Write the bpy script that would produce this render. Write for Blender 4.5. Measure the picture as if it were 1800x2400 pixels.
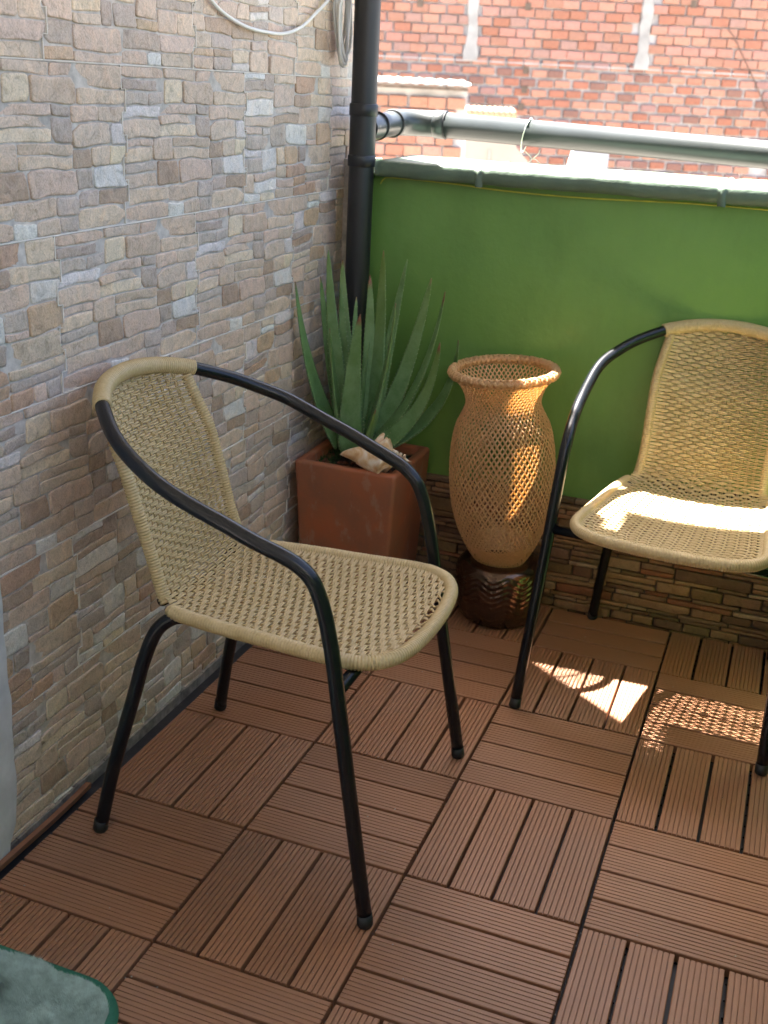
import bpy, math, random
from mathutils import Vector, Matrix, noise
PI = math.pi
rnd = random.Random(7)
for o in list(bpy.data.objects): bpy.data.objects.remove(o)
scene = bpy.context.scene
COL = scene.collection

# ------------------------------------------------------------------ camera
CAM_POS = Vector((0.74718, -1.14018, 1.2322)); YAW, PITCH, ROLL = -0.344957, -0.369098, 0.0515569; FPX = 2582.6
def cam_axes():
    fw = Vector((math.sin(YAW)*math.cos(PITCH), math.cos(YAW)*math.cos(PITCH), math.sin(PITCH)))
    rt = Vector((math.cos(YAW), -math.sin(YAW), 0)); up = rt.cross(fw)
    return rt*math.cos(ROLL)+up*math.sin(ROLL), up*math.cos(ROLL)-rt*math.sin(ROLL), fw
CR, CU, CF = cam_axes()
cam = bpy.data.cameras.new('camera'); camo = bpy.data.objects.new('camera', cam); COL.objects.link(camo)
m = Matrix((CR, CU, -CF)).transposed().to_4x4(); m.translation = CAM_POS; camo.matrix_world = m
cam.sensor_fit = 'VERTICAL'; cam.sensor_height = 24; cam.sensor_width = 18; cam.lens = FPX/2400*24
cam.clip_start = 0.02; cam.clip_end = 500
cam.dof.use_dof = True; cam.dof.focus_distance = 1.95; cam.dof.aperture_fstop = 4.5
scene.camera = camo
def on_screen(p):          # how large a thing shows: used only to pick which pieces become separate objects
    d = Vector(p)-CAM_POS; z = d.dot(CF)
    if z < .1: return None
    return 900+FPX*d.dot(CR)/z, 1200-FPX*d.dot(CU)/z, z

# ------------------------------------------------------------------ sky, sun, exposure
SUN_DIR = Vector((0.368, -0.268, -1.0)).normalized()
world = bpy.data.worlds.new('World'); scene.world = world; world.use_nodes = True
wn = world.node_tree.nodes; bg = wn['Background']
sky = wn.new('ShaderNodeTexSky'); sky.sky_type = 'NISHITA'; sky.sun_disc = False
sky.sun_elevation = math.asin(-SUN_DIR.z); sky.sun_rotation = math.atan2(-SUN_DIR.x, -SUN_DIR.y)
sky.air_density = 0.7; sky.dust_density = 4.0; sky.ozone_density = 0.6
world.node_tree.links.new(sky.outputs[0], bg.inputs[0]); bg.inputs[1].default_value = 0.055
sl = bpy.data.lights.new('sun', 'SUN'); sl.energy = 5.0; sl.angle = math.radians(0.55); sl.color = (1, .95, .88)
so = bpy.data.objects.new('sun', sl); COL.objects.link(so); so.rotation_euler = SUN_DIR.to_track_quat('-Z', 'Y').to_euler()
vs = scene.view_settings; vs.view_transform = 'Standard'; vs.look = 'None'; vs.exposure = 3.9; vs.gamma = 1; vs.use_curve_mapping = False
scene.render.engine = 'CYCLES'; scene.cycles.max_bounces = 7; scene.cycles.diffuse_bounces = 4; scene.cycles.glossy_bounces = 3; scene.cycles.transmission_bounces = 4
scene.cycles.sample_clamp_indirect = 8

# ------------------------------------------------------------------ materials
def new_mat(name):
    mt = bpy.data.materials.new(name); mt.use_nodes = True
    nt = mt.node_tree; return mt, nt, nt.nodes['Principled BSDF'], nt.nodes, nt.links
def noise_node(nt, scale, detail=4, rough=.55, coord='Object', stretch=None, dist=0):
    tc = nt.nodes.new('ShaderNodeTexCoord'); n = nt.nodes.new('ShaderNodeTexNoise')
    n.inputs['Scale'].default_value = scale; n.inputs['Detail'].default_value = detail; n.inputs['Roughness'].default_value = rough
    n.inputs['Distortion'].default_value = dist
    if coord == 'World':
        g = nt.nodes.new('ShaderNodeNewGeometry'); src = g.outputs['Position']
    else: src = tc.outputs[coord]
    if stretch:
        mp = nt.nodes.new('ShaderNodeMapping'); mp.inputs['Scale'].default_value = stretch
        nt.links.new(src, mp.inputs[0]); src = mp.outputs[0]
    nt.links.new(src, n.inputs['Vector']); return n
def ramp(nt, fac, stops):
    r = nt.nodes.new('ShaderNodeValToRGB'); e = r.color_ramp.elements
    while len(e) < len(stops): e.new(.5)
    for el, (p, c) in zip(e, stops): el.position = p; el.color = (*c, 1) if len(c) == 3 else c
    nt.links.new(fac, r.inputs[0]); return r
def mixc(nt, fac, a, b, mode='MIX'):
    mx = nt.nodes.new('ShaderNodeMix'); mx.data_type = 'RGBA'; mx.blend_type = mode
    for sock, v in ((mx.inputs[0], fac), (mx.inputs[6], a), (mx.inputs[7], b)):
        if isinstance(v, (int, float)): sock.default_value = v
        elif isinstance(v, tuple): sock.default_value = (*v, 1)
        else: nt.links.new(v, sock)
    return mx.outputs[2]
def bump(nt, bsdf, h, strength, dist=.002, prev=None):
    b = nt.nodes.new('ShaderNodeBump'); b.inputs['Strength'].default_value = strength; b.inputs['Distance'].default_value = dist
    nt.links.new(h, b.inputs['Height'])
    if prev: nt.links.new(prev.outputs[0], b.inputs['Normal'])
    nt.links.new(b.outputs[0], bsdf.inputs['Normal']); return b
def simple(name, c, rough=.5, metal=0, var=.15, scale=30, bstr=0, bscale=200, coord='Object', spec=.5, coat=0, bdist=.001):
    mt, nt, b, N, L = new_mat(name)
    n = noise_node(nt, scale, coord=coord)
    lo = tuple(x*(1-var) for x in c); hi = tuple(min(1, x*(1+var)) for x in c)
    r = ramp(nt, n.outputs[0], [(.3, lo), (.7, hi)]); L.new(r.outputs[0], b.inputs['Base Color'])
    b.inputs['Roughness'].default_value = rough; b.inputs['Metallic'].default_value = metal
    b.inputs['Specular IOR Level'].default_value = spec; b.inputs['Coat Weight'].default_value = coat
    if bstr: bump(nt, b, noise_node(nt, bscale, coord=coord).outputs[0], bstr, bdist)
    return mt
M = {}
def stone_mat(name, rough=.5, tint=(1, 1, 1), grain=1.0, spec=.4):
    mt, nt, b, N, L = new_mat(name)
    at = N.new('ShaderNodeAttribute'); at.attribute_name = 'Col'
    n1 = noise_node(nt, 48, 5, .66, 'World', dist=.9); n2 = noise_node(nt, 330, 2, .6, 'World'); n3 = noise_node(nt, 22, 3, .55, 'World', dist=1.5)
    c = mixc(nt, 1.0, at.outputs['Color'], ramp(nt, n1.outputs[0], [(.25, (.55, .52, .50)), (.42, (.9, .89, .88)), (.55, (1.02, 1.0, 1)), (.75, (1.2, 1.17, 1.12))]).outputs[0], 'MULTIPLY')
    c = mixc(nt, .8*grain, c, ramp(nt, n2.outputs[0], [(.3, (.72, .71, .70)), (.55, (1, 1, 1)), (.8, (1.12, 1.1, 1.1))]).outputs[0], 'MULTIPLY')
    c = mixc(nt, .55, c, ramp(nt, n3.outputs[0], [(.3, (.90, .92, .95)), (.5, (1, 1, 1)), (.7, (1.07, .97, .87))]).outputs[0], 'MULTIPLY')
    c = mixc(nt, 1.0, c, tint, 'MULTIPLY')
    L.new(c, b.inputs['Base Color']); b.inputs['Roughness'].default_value = rough; b.inputs['Specular IOR Level'].default_value = spec
    p = bump(nt, b, n1.outputs[0], .7, .0042); bump(nt, b, n2.outputs[0], .35, .0008, p)
    return mt
M['stone'] = stone_mat('stone', .48)
M['ledge'] = stone_mat('ledge_stone', .6, (.96, .9, .8))
M['brick'] = stone_mat('brick', .85, spec=.2)
M['grout'] = simple('grout', (.50, .46, .42), .8, var=.25, scale=60, bstr=.4, bscale=300)
M['dark_grout'] = simple('dark_grout', (.07, .055, .042), .9, var=.3, scale=60)
M['joint'] = simple('tile_joint', (.70, .66, .60), .7, var=.12, scale=40)
M['mortar'] = simple('mortar', (.46, .44, .425), .95, var=.3, scale=4, bstr=.5, bscale=30)
M['concrete_pale'] = simple('pale_concrete', (.34, .33, .31), .9, var=.2, scale=7, bstr=.5, bscale=40)
M['plaster'] = simple('white_plaster', (.56, .57, .57), .85, var=.13, scale=18, bstr=.5, bscale=45, bdist=.003)
M['rubble'] = simple('broken_concrete', (.3, .28, .25), .95, var=.5, scale=40, bstr=1, bscale=70, bdist=.006)
M['membrane'] = simple('dark_floor_paint', (.022, .022, .024), .6, var=.4, scale=40, bstr=.4, bscale=90)
M['rubble_dark'] = simple('dirty_skirting', (.22, .20, .18), .9, var=.5, scale=40)
M['plastic_base'] = simple('black_plastic', (.010, .010, .012), .5)
# composite wood
def wood(name, c, smooth=False):
    mt, nt, b, N, L = new_mat(name)
    n1 = noise_node(nt, 26, 5, .6, 'Object', (1, 9, 1)); n2 = noise_node(nt, 60, 6, .7, 'Object', (1, 22, 1)); n3 = noise_node(nt, 3.3, 3, .5, 'World'); n4 = noise_node(nt, 90, 4, .7, 'World')
    oi = N.new('ShaderNodeObjectInfo')
    d = ramp(nt, oi.outputs['Random'], [(0, (.90, .89, .88)), (.5, (1, .99, .98)), (1, (1.10, 1.09, 1.07))])
    cc = mixc(nt, 1.0, tuple(c), ramp(nt, n1.outputs[0], [(.25, (.90, .89, .88)), (.75, (1.08, 1.07, 1.06))]).outputs[0], 'MULTIPLY')
    cc = mixc(nt, .8, cc, ramp(nt, n2.outputs[0], [(.3, (.88, .87, .86)), (.7, (1.07, 1.07, 1.07))]).outputs[0], 'MULTIPLY')
    cc = mixc(nt, 1.0, cc, d.outputs[0], 'MULTIPLY')
    dust = ramp(nt, n3.outputs[0], [(.42, (0, 0, 0)), (.72, (.22, .22, .22))])
    cc = mixc(nt, dust.outputs[0], cc, (.27, .215, .18))
    spk = ramp(nt, n4.outputs[0], [(.70, (0, 0, 0)), (.80, (.35, .35, .35))])
    cc = mixc(nt, spk.outputs[0], cc, (.33, .28, .24))
    L.new(cc, b.inputs['Base Color'])
    L.new(ramp(nt, n3.outputs[0], [(.3, (.40, .40, .40)), (.7, (.58, .58, .58))]).outputs[0], b.inputs['Roughness'])
    bump(nt, b, n2.outputs[0], .12, .0005); return mt
M['slat'] = wood('composite_wood', (.290, .136, .070))
M['trim'] = wood('trim_wood', (.25, .105, .055))
# green paint
mt, nt, b, N, L = new_mat('green_paint')
n1 = noise_node(nt, 5, 4, .5, 'World'); n2 = noise_node(nt, 60, 5, .6, 'World'); n3 = noise_node(nt, 14, 4, .6, 'World')
c = ramp(nt, n1.outputs[0], [(.3, (.112, .238, .050)), (.7, (.134, .270, .059))])
n5 = noise_node(nt, 7, 5, .7, 'World', (1, 1, .35)); n6 = noise_node(nt, 55, 3, .7, 'World')
c = mixc(nt, 1.0, c.outputs[0], ramp(nt, n5.outputs[0], [(.3, (.86, .87, .84)), (.5, (1, 1, 1)), (.72, (1.08, 1.05, 1.02))]).outputs[0], 'MULTIPLY')
c = mixc(nt, ramp(nt, n6.outputs[0], [(.70, (0, 0, 0)), (.78, (.35, .35, .35))]).outputs[0], c, (.10, .13, .05))
L.new(c, b.inputs['Base Color']); b.inputs['Roughness'].default_value = .42
p = bump(nt, b, n3.outputs[0], .45, .006); bump(nt, b, n2.outputs[0], .22, .0015, p); M['green'] = mt
M['coping'] = simple('dark_green_coping', (.082, .124, .086), .55, var=.18, scale=14, bstr=.5, bscale=70, coord='World', bdist=.003)
M['pipe'] = simple('dark_pipe', (.012, .013, .015), .42, var=.15, scale=8)
M['rail'] = simple('rail_pipe', (.036, .042, .043), .34, var=.12, scale=10, bstr=.05, bscale=90)
M['black_rubber'] = simple('black_rubber', (.008, .008, .009), .6)
M['tube'] = simple('black_powder_coat', (.0055, .0065, .009), .27, var=.1, scale=60, bstr=.03, bscale=500, spec=.42)
M['tube_cap'] = simple('black_cap', (.010, .010, .011), .55)
# synthetic rattan (slightly translucent strands)
mt, nt, b, N, L = new_mat('rattan')
n1 = noise_node(nt, 35, 4, .6); n2 = noise_node(nt, 260, 3, .5)
c = mixc(nt, 1.0, ramp(nt, n1.outputs[0], [(.3, (.66, .505, .255)), (.7, (.76, .605, .345))]).outputs[0], ramp(nt, n2.outputs[0], [(.3, (.88, .86, .84)), (.7, (1.05, 1.05, 1.05))]).outputs[0], 'MULTIPLY')
L.new(c, b.inputs['Base Color']); b.inputs['Roughness'].default_value = .36; b.inputs['Specular IOR Level'].default_value = .5
tr = N.new('ShaderNodeBsdfTranslucent'); tr.inputs[0].default_value = (.62, .42, .12, 1)
mx = N.new('ShaderNodeMixShader'); mx.inputs[0].default_value = .26
L.new(b.outputs[0], mx.inputs[1]); L.new(tr.outputs[0], mx.inputs[2]); L.new(mx.outputs[0], N['Material Output'].inputs[0]); M['rattan'] = mt
# bamboo
mt, nt, b, N, L = new_mat('bamboo')
n1 = noise_node(nt, 22, 4, .6); n2 = noise_node(nt, 160, 4, .6)
c = mixc(nt, 1.0, ramp(nt, n1.outputs[0], [(.3, (.60, .385, .185)), (.7, (.73, .51, .28))]).outputs[0], ramp(nt, n2.outputs[0], [(.3, (.8, .77, .74)), (.7, (1.08, 1.08, 1.08))]).outputs[0], 'MULTIPLY')
L.new(c, b.inputs['Base Color']); b.inputs['Roughness'].default_value = .42
tr = N.new('ShaderNodeBsdfTranslucent'); tr.inputs[0].default_value = (.80, .50, .18, 1)
mx = N.new('ShaderNodeMixShader'); mx.inputs[0].default_value = .38
L.new(b.outputs[0], mx.inputs[1]); L.new(tr.outputs[0], mx.inputs[2]); L.new(mx.outputs[0], N['Material Output'].inputs[0]); M['bamboo'] = mt
# glazed pot
mt, nt, b, N, L = new_mat('copper_glaze')
n1 = noise_node(nt, 20, 4, .6)
c = ramp(nt, n1.outputs[0], [(.3, (.070, .040, .024)), (.7, (.125, .072, .043))]); L.new(c.outputs[0], b.inputs['Base Color'])
b.inputs['Metallic'].default_value = .85; b.inputs['Roughness'].default_value = .2; b.inputs['Coat Weight'].default_value = .4; b.inputs['Coat Roughness'].default_value = .12
bump(nt, b, noise_node(nt, 45, 3).outputs[0], .15, .002); M['copper'] = mt
# terracotta with worn patches and pale lime marks
mt, nt, b, N, L = new_mat('terracotta')
n1 = noise_node(nt, 9, 6, .65, dist=.4); n2 = noise_node(nt, 13, 5, .7, stretch=(1.3, 1.3, .6)); n3 = noise_node(nt, 240, 3); n4 = noise_node(nt, 130, 4, .6)
c = ramp(nt, n1.outputs[0], [(.32, (.235, .098, .052)), (.52, (.31, .106, .048)), (.70, (.40, .108, .038))]).outputs[0]
c = mixc(nt, ramp(nt, n2.outputs[0], [(.57, (0, 0, 0)), (.62, (.42, .42, .42))]).outputs[0], c, (.34, .215, .15))
c = mixc(nt, ramp(nt, n4.outputs[0], [(.70, (0, 0, 0)), (.76, (.6, .6, .6))]).outputs[0], c, (.5, .40, .32))
L.new(c, b.inputs['Base Color']); b.inputs['Roughness'].default_value = .62
p = bump(nt, b, n1.outputs[0], .25, .004); bump(nt, b, n3.outputs[0], .25, .0008, p); M['terracotta'] = mt
M['soil'] = simple('soil', (.035, .022, .014), .95, var=.6, scale=90, bstr=1, bscale=160, bdist=.006)
M['soil_red'] = simple('red_soil_clods', (.13, .045, .02), .95, var=.5, scale=90, bstr=1, bscale=160)
M['moss'] = simple('moss', (.035, .075, .018), .9, var=.5, scale=120)
# aloe
def aloe(name, a, bcol):
    mt, nt, b, N, L = new_mat(name)
    at = N.new('ShaderNodeAttribute'); at.attribute_name = 'Col'
    sep = N.new('ShaderNodeSeparateColor'); L.new(at.outputs['Color'], sep.inputs[0])
    n1 = noise_node(nt, 30, 5, .65, 'World'); n2 = noise_node(nt, 260, 3, .5, 'World')
    c = mixc(nt, ramp(nt, n1.outputs[0], [(.35, (0, 0, 0)), (.65, (1, 1, 1))]).outputs[0], a, bcol)
    c = mixc(nt, .5, c, ramp(nt, n2.outputs[0], [(.35, (.75, .8, .75)), (.6, (1, 1, 1))]).outputs[0], 'MULTIPLY')
    c = mixc(nt, sep.outputs[0], c, (.13, .19, .022))       # yellower towards the tip
    c = mixc(nt, sep.outputs[1], c, (.16, .07, .03))        # dry brown tip
    c = mixc(nt, sep.outputs[2], c, (.36, .42, .24))        # pale teeth
    L.new(c, b.inputs['Base Color']); b.inputs['Roughness'].default_value = .42; b.inputs['Subsurface Weight'].default_value = .0
    bump(nt, b, n1.outputs[0], .2, .002); return mt
M['aloe'] = aloe('aloe_skin', (.092, .192, .062), (.160, .280, .125))
# shell
mt, nt, b, N, L = new_mat('shell')
n1 = noise_node(nt, 26, 5, .6, dist=1.0); n2 = noise_node(nt, 70, 4)
c = ramp(nt, n1.outputs[0], [(.3, (.50, .26, .10)), (.45, (.68, .46, .26)), (.6, (.78, .66, .53)), (.75, (.8, .76, .70))])
L.new(c.outputs[0], b.inputs['Base Color']); b.inputs['Roughness'].default_value = .45; bump(nt, b, n2.outputs[0], .4, .003); M['shell'] = mt
M['cable'] = simple('white_cable', (.66, .66, .64), .4, var=.05)
M['cable_grey'] = simple('grey_cable', (.5, .5, .47), .45, var=.08)
M['wire_yellow'] = simple('yellow_wire', (.42, .42, .05), .5)
M['tie'] = simple('pale_tie', (.72, .72, .60), .4)
M['darkwire'] = simple('dark_wire', (.12, .07, .05), .7)
# plush
mt, nt, b, N, L = new_mat('plush')
n1 = noise_node(nt, 9, 5, .65, 'World', dist=1.2); n2 = noise_node(nt, 90, 4, .6, 'World')
c = mixc(nt, 1.0, ramp(nt, n1.outputs[0], [(.3, (.29, .40, .37)), (.55, (.48, .63, .59)), (.75, (.60, .74, .70))]).outputs[0], ramp(nt, n2.outputs[0], [(.3, (.8, .8, .8)), (.7, (1.1, 1.1, 1.1))]).outputs[0], 'MULTIPLY')
L.new(c, b.inputs['Base Color']); b.inputs['Roughness'].default_value = .9; b.inputs['Sheen Weight'].default_value = .3; M['plush'] = mt
M['hem'] = simple('green_hem', (.018, .135, .085), .7, var=.12, scale=90, bstr=.3, bscale=400)
M['metal_sheet'] = simple('pale_metal_sheet', (.30, .30, .29), .35, metal=.3, var=.1)
M['sheet_edge'] = simple('dark_sheet_edge', (.12, .085, .06), .7, var=.4)
M['pale_board'] = simple('pale_board', (.36, .32, .265), .8, var=.08, scale=5)
M['pale_panel'] = simple('pale_panel', (.30, .315, .35), .6, var=.05)
M['ground'] = simple('ground', (.24, .22, .19), .95, var=.3, scale=.8, coord='World')
M['roof'] = simple('roof_underside', (.42, .40, .37), .8, var=.08, scale=3)
M['leaf_green'] = simple('leaf_green', (.06, .20, .02), .4)

# ------------------------------------------------------------------ mesh helpers
def mesh_data(name, v, f, mat, smooth=False, cols=None):
    me = bpy.data.meshes.new(name); me.from_pydata([tuple(p) for p in v], [], f)
    mats = mat if isinstance(mat, (list, tuple)) else [mat]
    for x in mats: me.materials.append(x)
    if smooth: me.polygons.foreach_set('use_smooth', [True]*len(f))
    if cols is not None:
        a = me.color_attributes.new('Col', 'FLOAT_COLOR', 'POINT')
        a.data.foreach_set('color', [x for c in cols for x in (*c, 1)])
    me.update(); return me
def link(name, me, parent=None, loc=None, rot=None):
    o = bpy.data.objects.new(name, me); COL.objects.link(o)
    if parent: o.parent = parent
    if loc: o.location = loc
    if rot: o.rotation_euler = rot
    return o
def obj(name, v, f, mat, parent=None, smooth=False, cols=None, loc=None, rot=None):
    return link(name, mesh_data(name, v, f, mat, smooth, cols), parent, loc, rot)
def tag(o, label, cat, group=None):
    o['label'] = label; o['category'] = cat
    if group: o['group'] = group
    return o
def struct(o): o['kind'] = 'structure'; return o
def empty(name, loc=(0, 0, 0), rot=(0, 0, 0)):
    o = bpy.data.objects.new(name, None); COL.objects.link(o); o.location = loc; o.rotation_euler = rot; o.empty_display_size = .05; return o
class B:
    def __init__(s): s.v = []; s.f = []; s.c = []
    def add(s, v, f, c=None):
        k = len(s.v); s.v += [tuple(p) for p in v]; s.f += [tuple(i+k for i in q) for q in f]
        if c is not None: s.c += [c]*len(v) if isinstance(c, tuple) else list(c)
        return s
    def box(s, a, b, c=None):
        x0, y0, z0 = a; x1, y1, z1 = b
        return s.add([(x0, y0, z0), (x1, y0, z0), (x1, y1, z0), (x0, y1, z0), (x0, y0, z1), (x1, y0, z1), (x1, y1, z1), (x0, y1, z1)],
                     [(0, 3, 2, 1), (4, 5, 6, 7), (0, 1, 5, 4), (1, 2, 6, 5), (2, 3, 7, 6), (3, 0, 4, 7)], c)
    def obj(s, name, mat, parent=None, smooth=False, loc=None, rot=None):
        return obj(name, s.v, s.f, mat, parent, smooth, s.c if s.c else None, loc, rot)
def bevel_box(a, b, r):
    # box with chamfered edges (24 verts)
    x0, y0, z0 = a; x1, y1, z1 = b; v = []; f = []
    def P(sx, sy, sz, ax):
        p = [x1 if sx > 0 else x0, y1 if sy > 0 else y0, z1 if sz > 0 else z0]; s = (sx, sy, sz)
        for k in range(3):
            if k != ax: p[k] -= s[k]*r
        return tuple(p)
    idx = {}
    for sx in (-1, 1):
        for sy in (-1, 1):
            for sz in (-1, 1):
                for ax in range(3): idx[sx, sy, sz, ax] = len(v); v.append(P(sx, sy, sz, ax))
    for ax in range(3):
        o = [k for k in range(3) if k != ax]
        for sg in (-1, 1):
            q = []
            for (p_, q_) in ((-1, -1), (1, -1), (1, 1), (-1, 1)):
                s = [0, 0, 0]; s[ax] = sg; s[o[0]] = p_; s[o[1]] = q_; q.append(idx[s[0], s[1], s[2], ax])
            flip = (sg < 0) ^ (ax == 1); f.append(tuple(reversed(q)) if flip else tuple(q))
    for ax in range(3):
        o = [k for k in range(3) if k != ax]
        for a1 in (-1, 1):
            for a2 in (-1, 1):
                q = []
                for e, face in ((-1, o[0]), (1, o[0]), (1, o[1]), (-1, o[1])):
                    s = [0, 0, 0]; s[ax] = e; s[o[0]] = a1; s[o[1]] = a2; q.append(idx[s[0], s[1], s[2], face])
                f.append(tuple(q))
    for sx in (-1, 1):
        for sy in (-1, 1):
            for sz in (-1, 1): f.append(tuple(idx[sx, sy, sz, k] for k in range(3)))
    return v, f
def catmull(pts, n=8, closed=False):
    P = [Vector(p) for p in pts]; out = []; N = len(P)
    rng = N if closed else N-1
    for i in range(rng):
        p0 = P[(i-1) % N] if closed or i > 0 else P[0]*2-P[1]
        p1 = P[i]; p2 = P[(i+1) % N]
        p3 = P[(i+2) % N] if closed or i+2 < N else P[-1]*2-P[-2]
        for k in range(n):
            t = k/n; t2 = t*t; t3 = t2*t
            out.append(.5*((2*p1)+(p2-p0)*t+(2*p0-5*p1+4*p2-p3)*t2+(3*p1-p0-3*p2+p3)*t3))
    if not closed: out.append(P[-1].copy())
    return out
def resample(path, step):
    d = [0]
    for a, b in zip(path, path[1:]): d.append(d[-1]+(b-a).length)
    n = max(2, int(round(d[-1]/step))+1); out = []; j = 0
    for k in range(n):
        t = d[-1]*k/(n-1)
        while j < len(d)-2 and d[j+1] < t: j += 1
        w = (t-d[j])/max(1e-9, d[j+1]-d[j]); out.append(path[j].lerp(path[j+1], min(1, max(0, w))))
    return out
def tube(path, r, ns=12, caps=True, closed=False, flat=None, up0=None):
    """sweep; r is a number or a list; flat = (width scale, thickness scale)"""
    P = [Vector(p) for p in path]; n = len(P); v = []; f = []
    T = []
    for i in range(n):
        if closed: t = P[(i+1) % n]-P[i-1]
        else: t = P[min(i+1, n-1)]-P[max(i-1, 0)]
        T.append(t.normalized())
    u = Vector(up0) if up0 is not None else (Vector((0, 0, 1)) if abs(T[0].z) < .9 else Vector((1, 0, 0)))
    u = (u-T[0]*u.dot(T[0])).normalized()
    for i in range(n):
        u = (u-T[i]*u.dot(T[i])).normalized(); w = T[i].cross(u)
        rr = r[i] if isinstance(r, (list, tuple)) else r
        fu, fw = (flat if flat else (1, 1))
        for k in range(ns):
            a = 2*PI*k/ns; v.append(P[i]+(u*math.cos(a)*fu+w*math.sin(a)*fw)*rr)
    for i in range(n if closed else n-1):
        j = (i+1) % n
        for k in range(ns):
            l = (k+1) % ns; f.append((i*ns+k, i*ns+l, j*ns+l, j*ns+k))
    if caps and not closed:
        f.append(tuple(range(ns-1, -1, -1))); f.append(tuple((n-1)*ns+k for k in range(ns)))
    return v, f
def ridged(path, r, pitch=.0042, depth=.0011, ns=12, closed=False, jitter=.12):
    """a tube wound closely with strand: one raised ridge for every turn"""
    L = sum((b-a).length for a, b in zip(path, path[1:])); n = max(3, int(L/pitch))
    if closed: path = path+[path[0]]
    fine = resample(path, L/(n*4)); n4 = len(fine)
    g = random.Random(3); rad = []; cur = 0
    for i in range(n4):
        ph = i % 4
        if ph == 0: cur = g.uniform(-jitter, jitter)*depth
        rad.append(r-depth*(1.25 if ph == 0 else (.18 if ph != 2 else 0))+cur)
    if closed: fine = fine[:-1]; rad = rad[:-1]
    return tube(fine, rad, ns, True, closed)
def fbm(x, y, z=0.0, o=3):
    return noise.fractal(Vector((x, y, z)), 1.0, 2.0, o)

# ================================================================== THE SETTING
# ground of the courtyard far below the balcony
struct(obj('ground', [(-60, -40, -3.2), (60, -40, -3.2), (60, 120, -3.2), (-60, 120, -3.2)], [(0, 1, 2, 3)], M['ground']))
WX, WY, GY = -0.345, 1.437, 1.452          # stone wall plane, plinth face, green wall face
# --- floor: dark membrane slab under the deck tiles
fl = B(); fl.box((WX-.05, -2.4, -.20), (2.6, GY+.01, -.024)); floor = struct(fl.obj('floor', M['membrane']))
# --- deck tiles: black clip base + four ribbed slats
def slat_mesh(L, W=.0690, T=.019, grooves=7, name='slat'):
    prof = [(-W/2, -T), (-W/2, -.0012), (-W/2+.0012, 0)]
    gp = W/(grooves+1); gw = .0014; gd = .0030
    for k in range(grooves):
        c = -W/2+gp*(k+1)
        prof += [(c-gw/2-.0004, 0), (c-gw/2, -.0005), (c-gw/2+.0002, -gd), (c+gw/2-.0002, -gd), (c+gw/2, -.0005), (c+gw/2+.0004, 0)]
    prof += [(W/2-.0012, 0), (W/2, -.0012), (W/2, -T)]
    n = len(prof); v = []
    for x, dz in ((-L/2, .0008), (-L/2+.0009, 0), (L/2-.0009, 0), (L/2, .0008)):
        v += [(x, y, z-(dz if z > -.001 else 0)) for y, z in prof]
    f = []
    for k in range(3):
        for i in range(n-1): f.append((k*n+i, (k+1)*n+i, (k+1)*n+i+1, k*n+i+1))
    f.append(tuple(range(n))); f.append(tuple(3*n+i for i in range(n-1, -1, -1)))
    return mesh_data(name, v, f, M['slat'])
def smooth_slat(L, W=.0690, T=.019):
    v, f = bevel_box((-L/2, -W/2, -T), (L/2, W/2, -.0004), .0012); return mesh_data('slat', v, f, M['slat'])
S_full = slat_mesh(.2943); S_cut = slat_mesh(.2245); S_plain = smooth_slat(.2943)
def base_mesh(sx, sy):
    b = B(); n = 9
    for k in range(n):
        x = -sx/2+.006+(sx-.012)*k/(n-1); b.box((x-.004, -sy/2, -.0236), (x+.004, sy/2, -.0192))
    for k in range(n):
        y = -sy/2+.006+(sy-.012)*k/(n-1); b.box((-sx/2+.0105, y-.003, -.0233), (sx/2-.0105, y+.003, -.0195))
    return mesh_data('tile_base', b.v, b.f, M['plastic_base'])
BM_full = base_mesh(.297, .297); BM_cut = base_mesh(.297, .226)
g = random.Random(11)
for i in range(-1, 4):
    for j in range(-4, 5):
        if i > 3 and j < 0: continue
        cut = j == 4; y0 = j*.3; ly = .2265 if cut else .3
        tb = link('tile_base', BM_cut if cut else BM_full, floor, ((i+.5)*.3, y0+ly/2, 0))
        along_y = (i+j) % 2 == 0
        for k in range(3 if (cut and not along_y) else 4):
            tz = g.uniform(-.0006, .0006)
            if along_y:
                s = link('slat', S_cut if cut else S_full, tb, (-.15+.0375+.075*k+g.uniform(-.0005, .0005), 0, tz), (0, 0, PI/2 if g.random() < .5 else -PI/2))
            else:
                s = link('slat', S_plain if cut and i == 1 else S_full, tb, (g.uniform(-.0005, .0005), -ly/2+.0375+.075*k, tz), (0, 0, 0 if g.random() < .5 else PI))
            s.rotation_euler.z += g.uniform(-.0016, .0016)
# loose edging strip and the dark gap along the stone wall
b = B(); p = [Vector((-.3245+.0018*math.sin(y*13), y, .0)) for y in [-.9+.06*k for k in range(21)]]
for q in p: q.z = -.006+.0015*math.sin(q.y*21)
v, f = tube(p, .0098, 4, flat=(1.0, .72), up0=(.7, 0, .7)); e = obj('edge_strip', v, f, M['trim'], floor)

# grit and crumbs on the deck
gg = random.Random(77); gr = B()
for k in range(420):
    x, y = gg.uniform(-.33, .95), gg.uniform(-.6, 1.42); r = gg.choice((.0006, .0008, .0011, .0016))
    if gg.random() < .45: x = round(x/.3)*.3+gg.uniform(-.002, .002); z_ = -.006
    else: z_ = .0004
    gr.add([(x-r, y-r*.7, z_), (x+r*gg.uniform(.6, 1.2), y-r*.4, z_), (x+r*.3, y+r, z_), (x, y, z_+r*1.2)], [(0, 1, 3), (1, 2, 3), (2, 0, 3), (0, 2, 1)])
q = gr.obj('grit', M['concrete_pale'], floor); q['kind'] = 'stuff'
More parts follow.
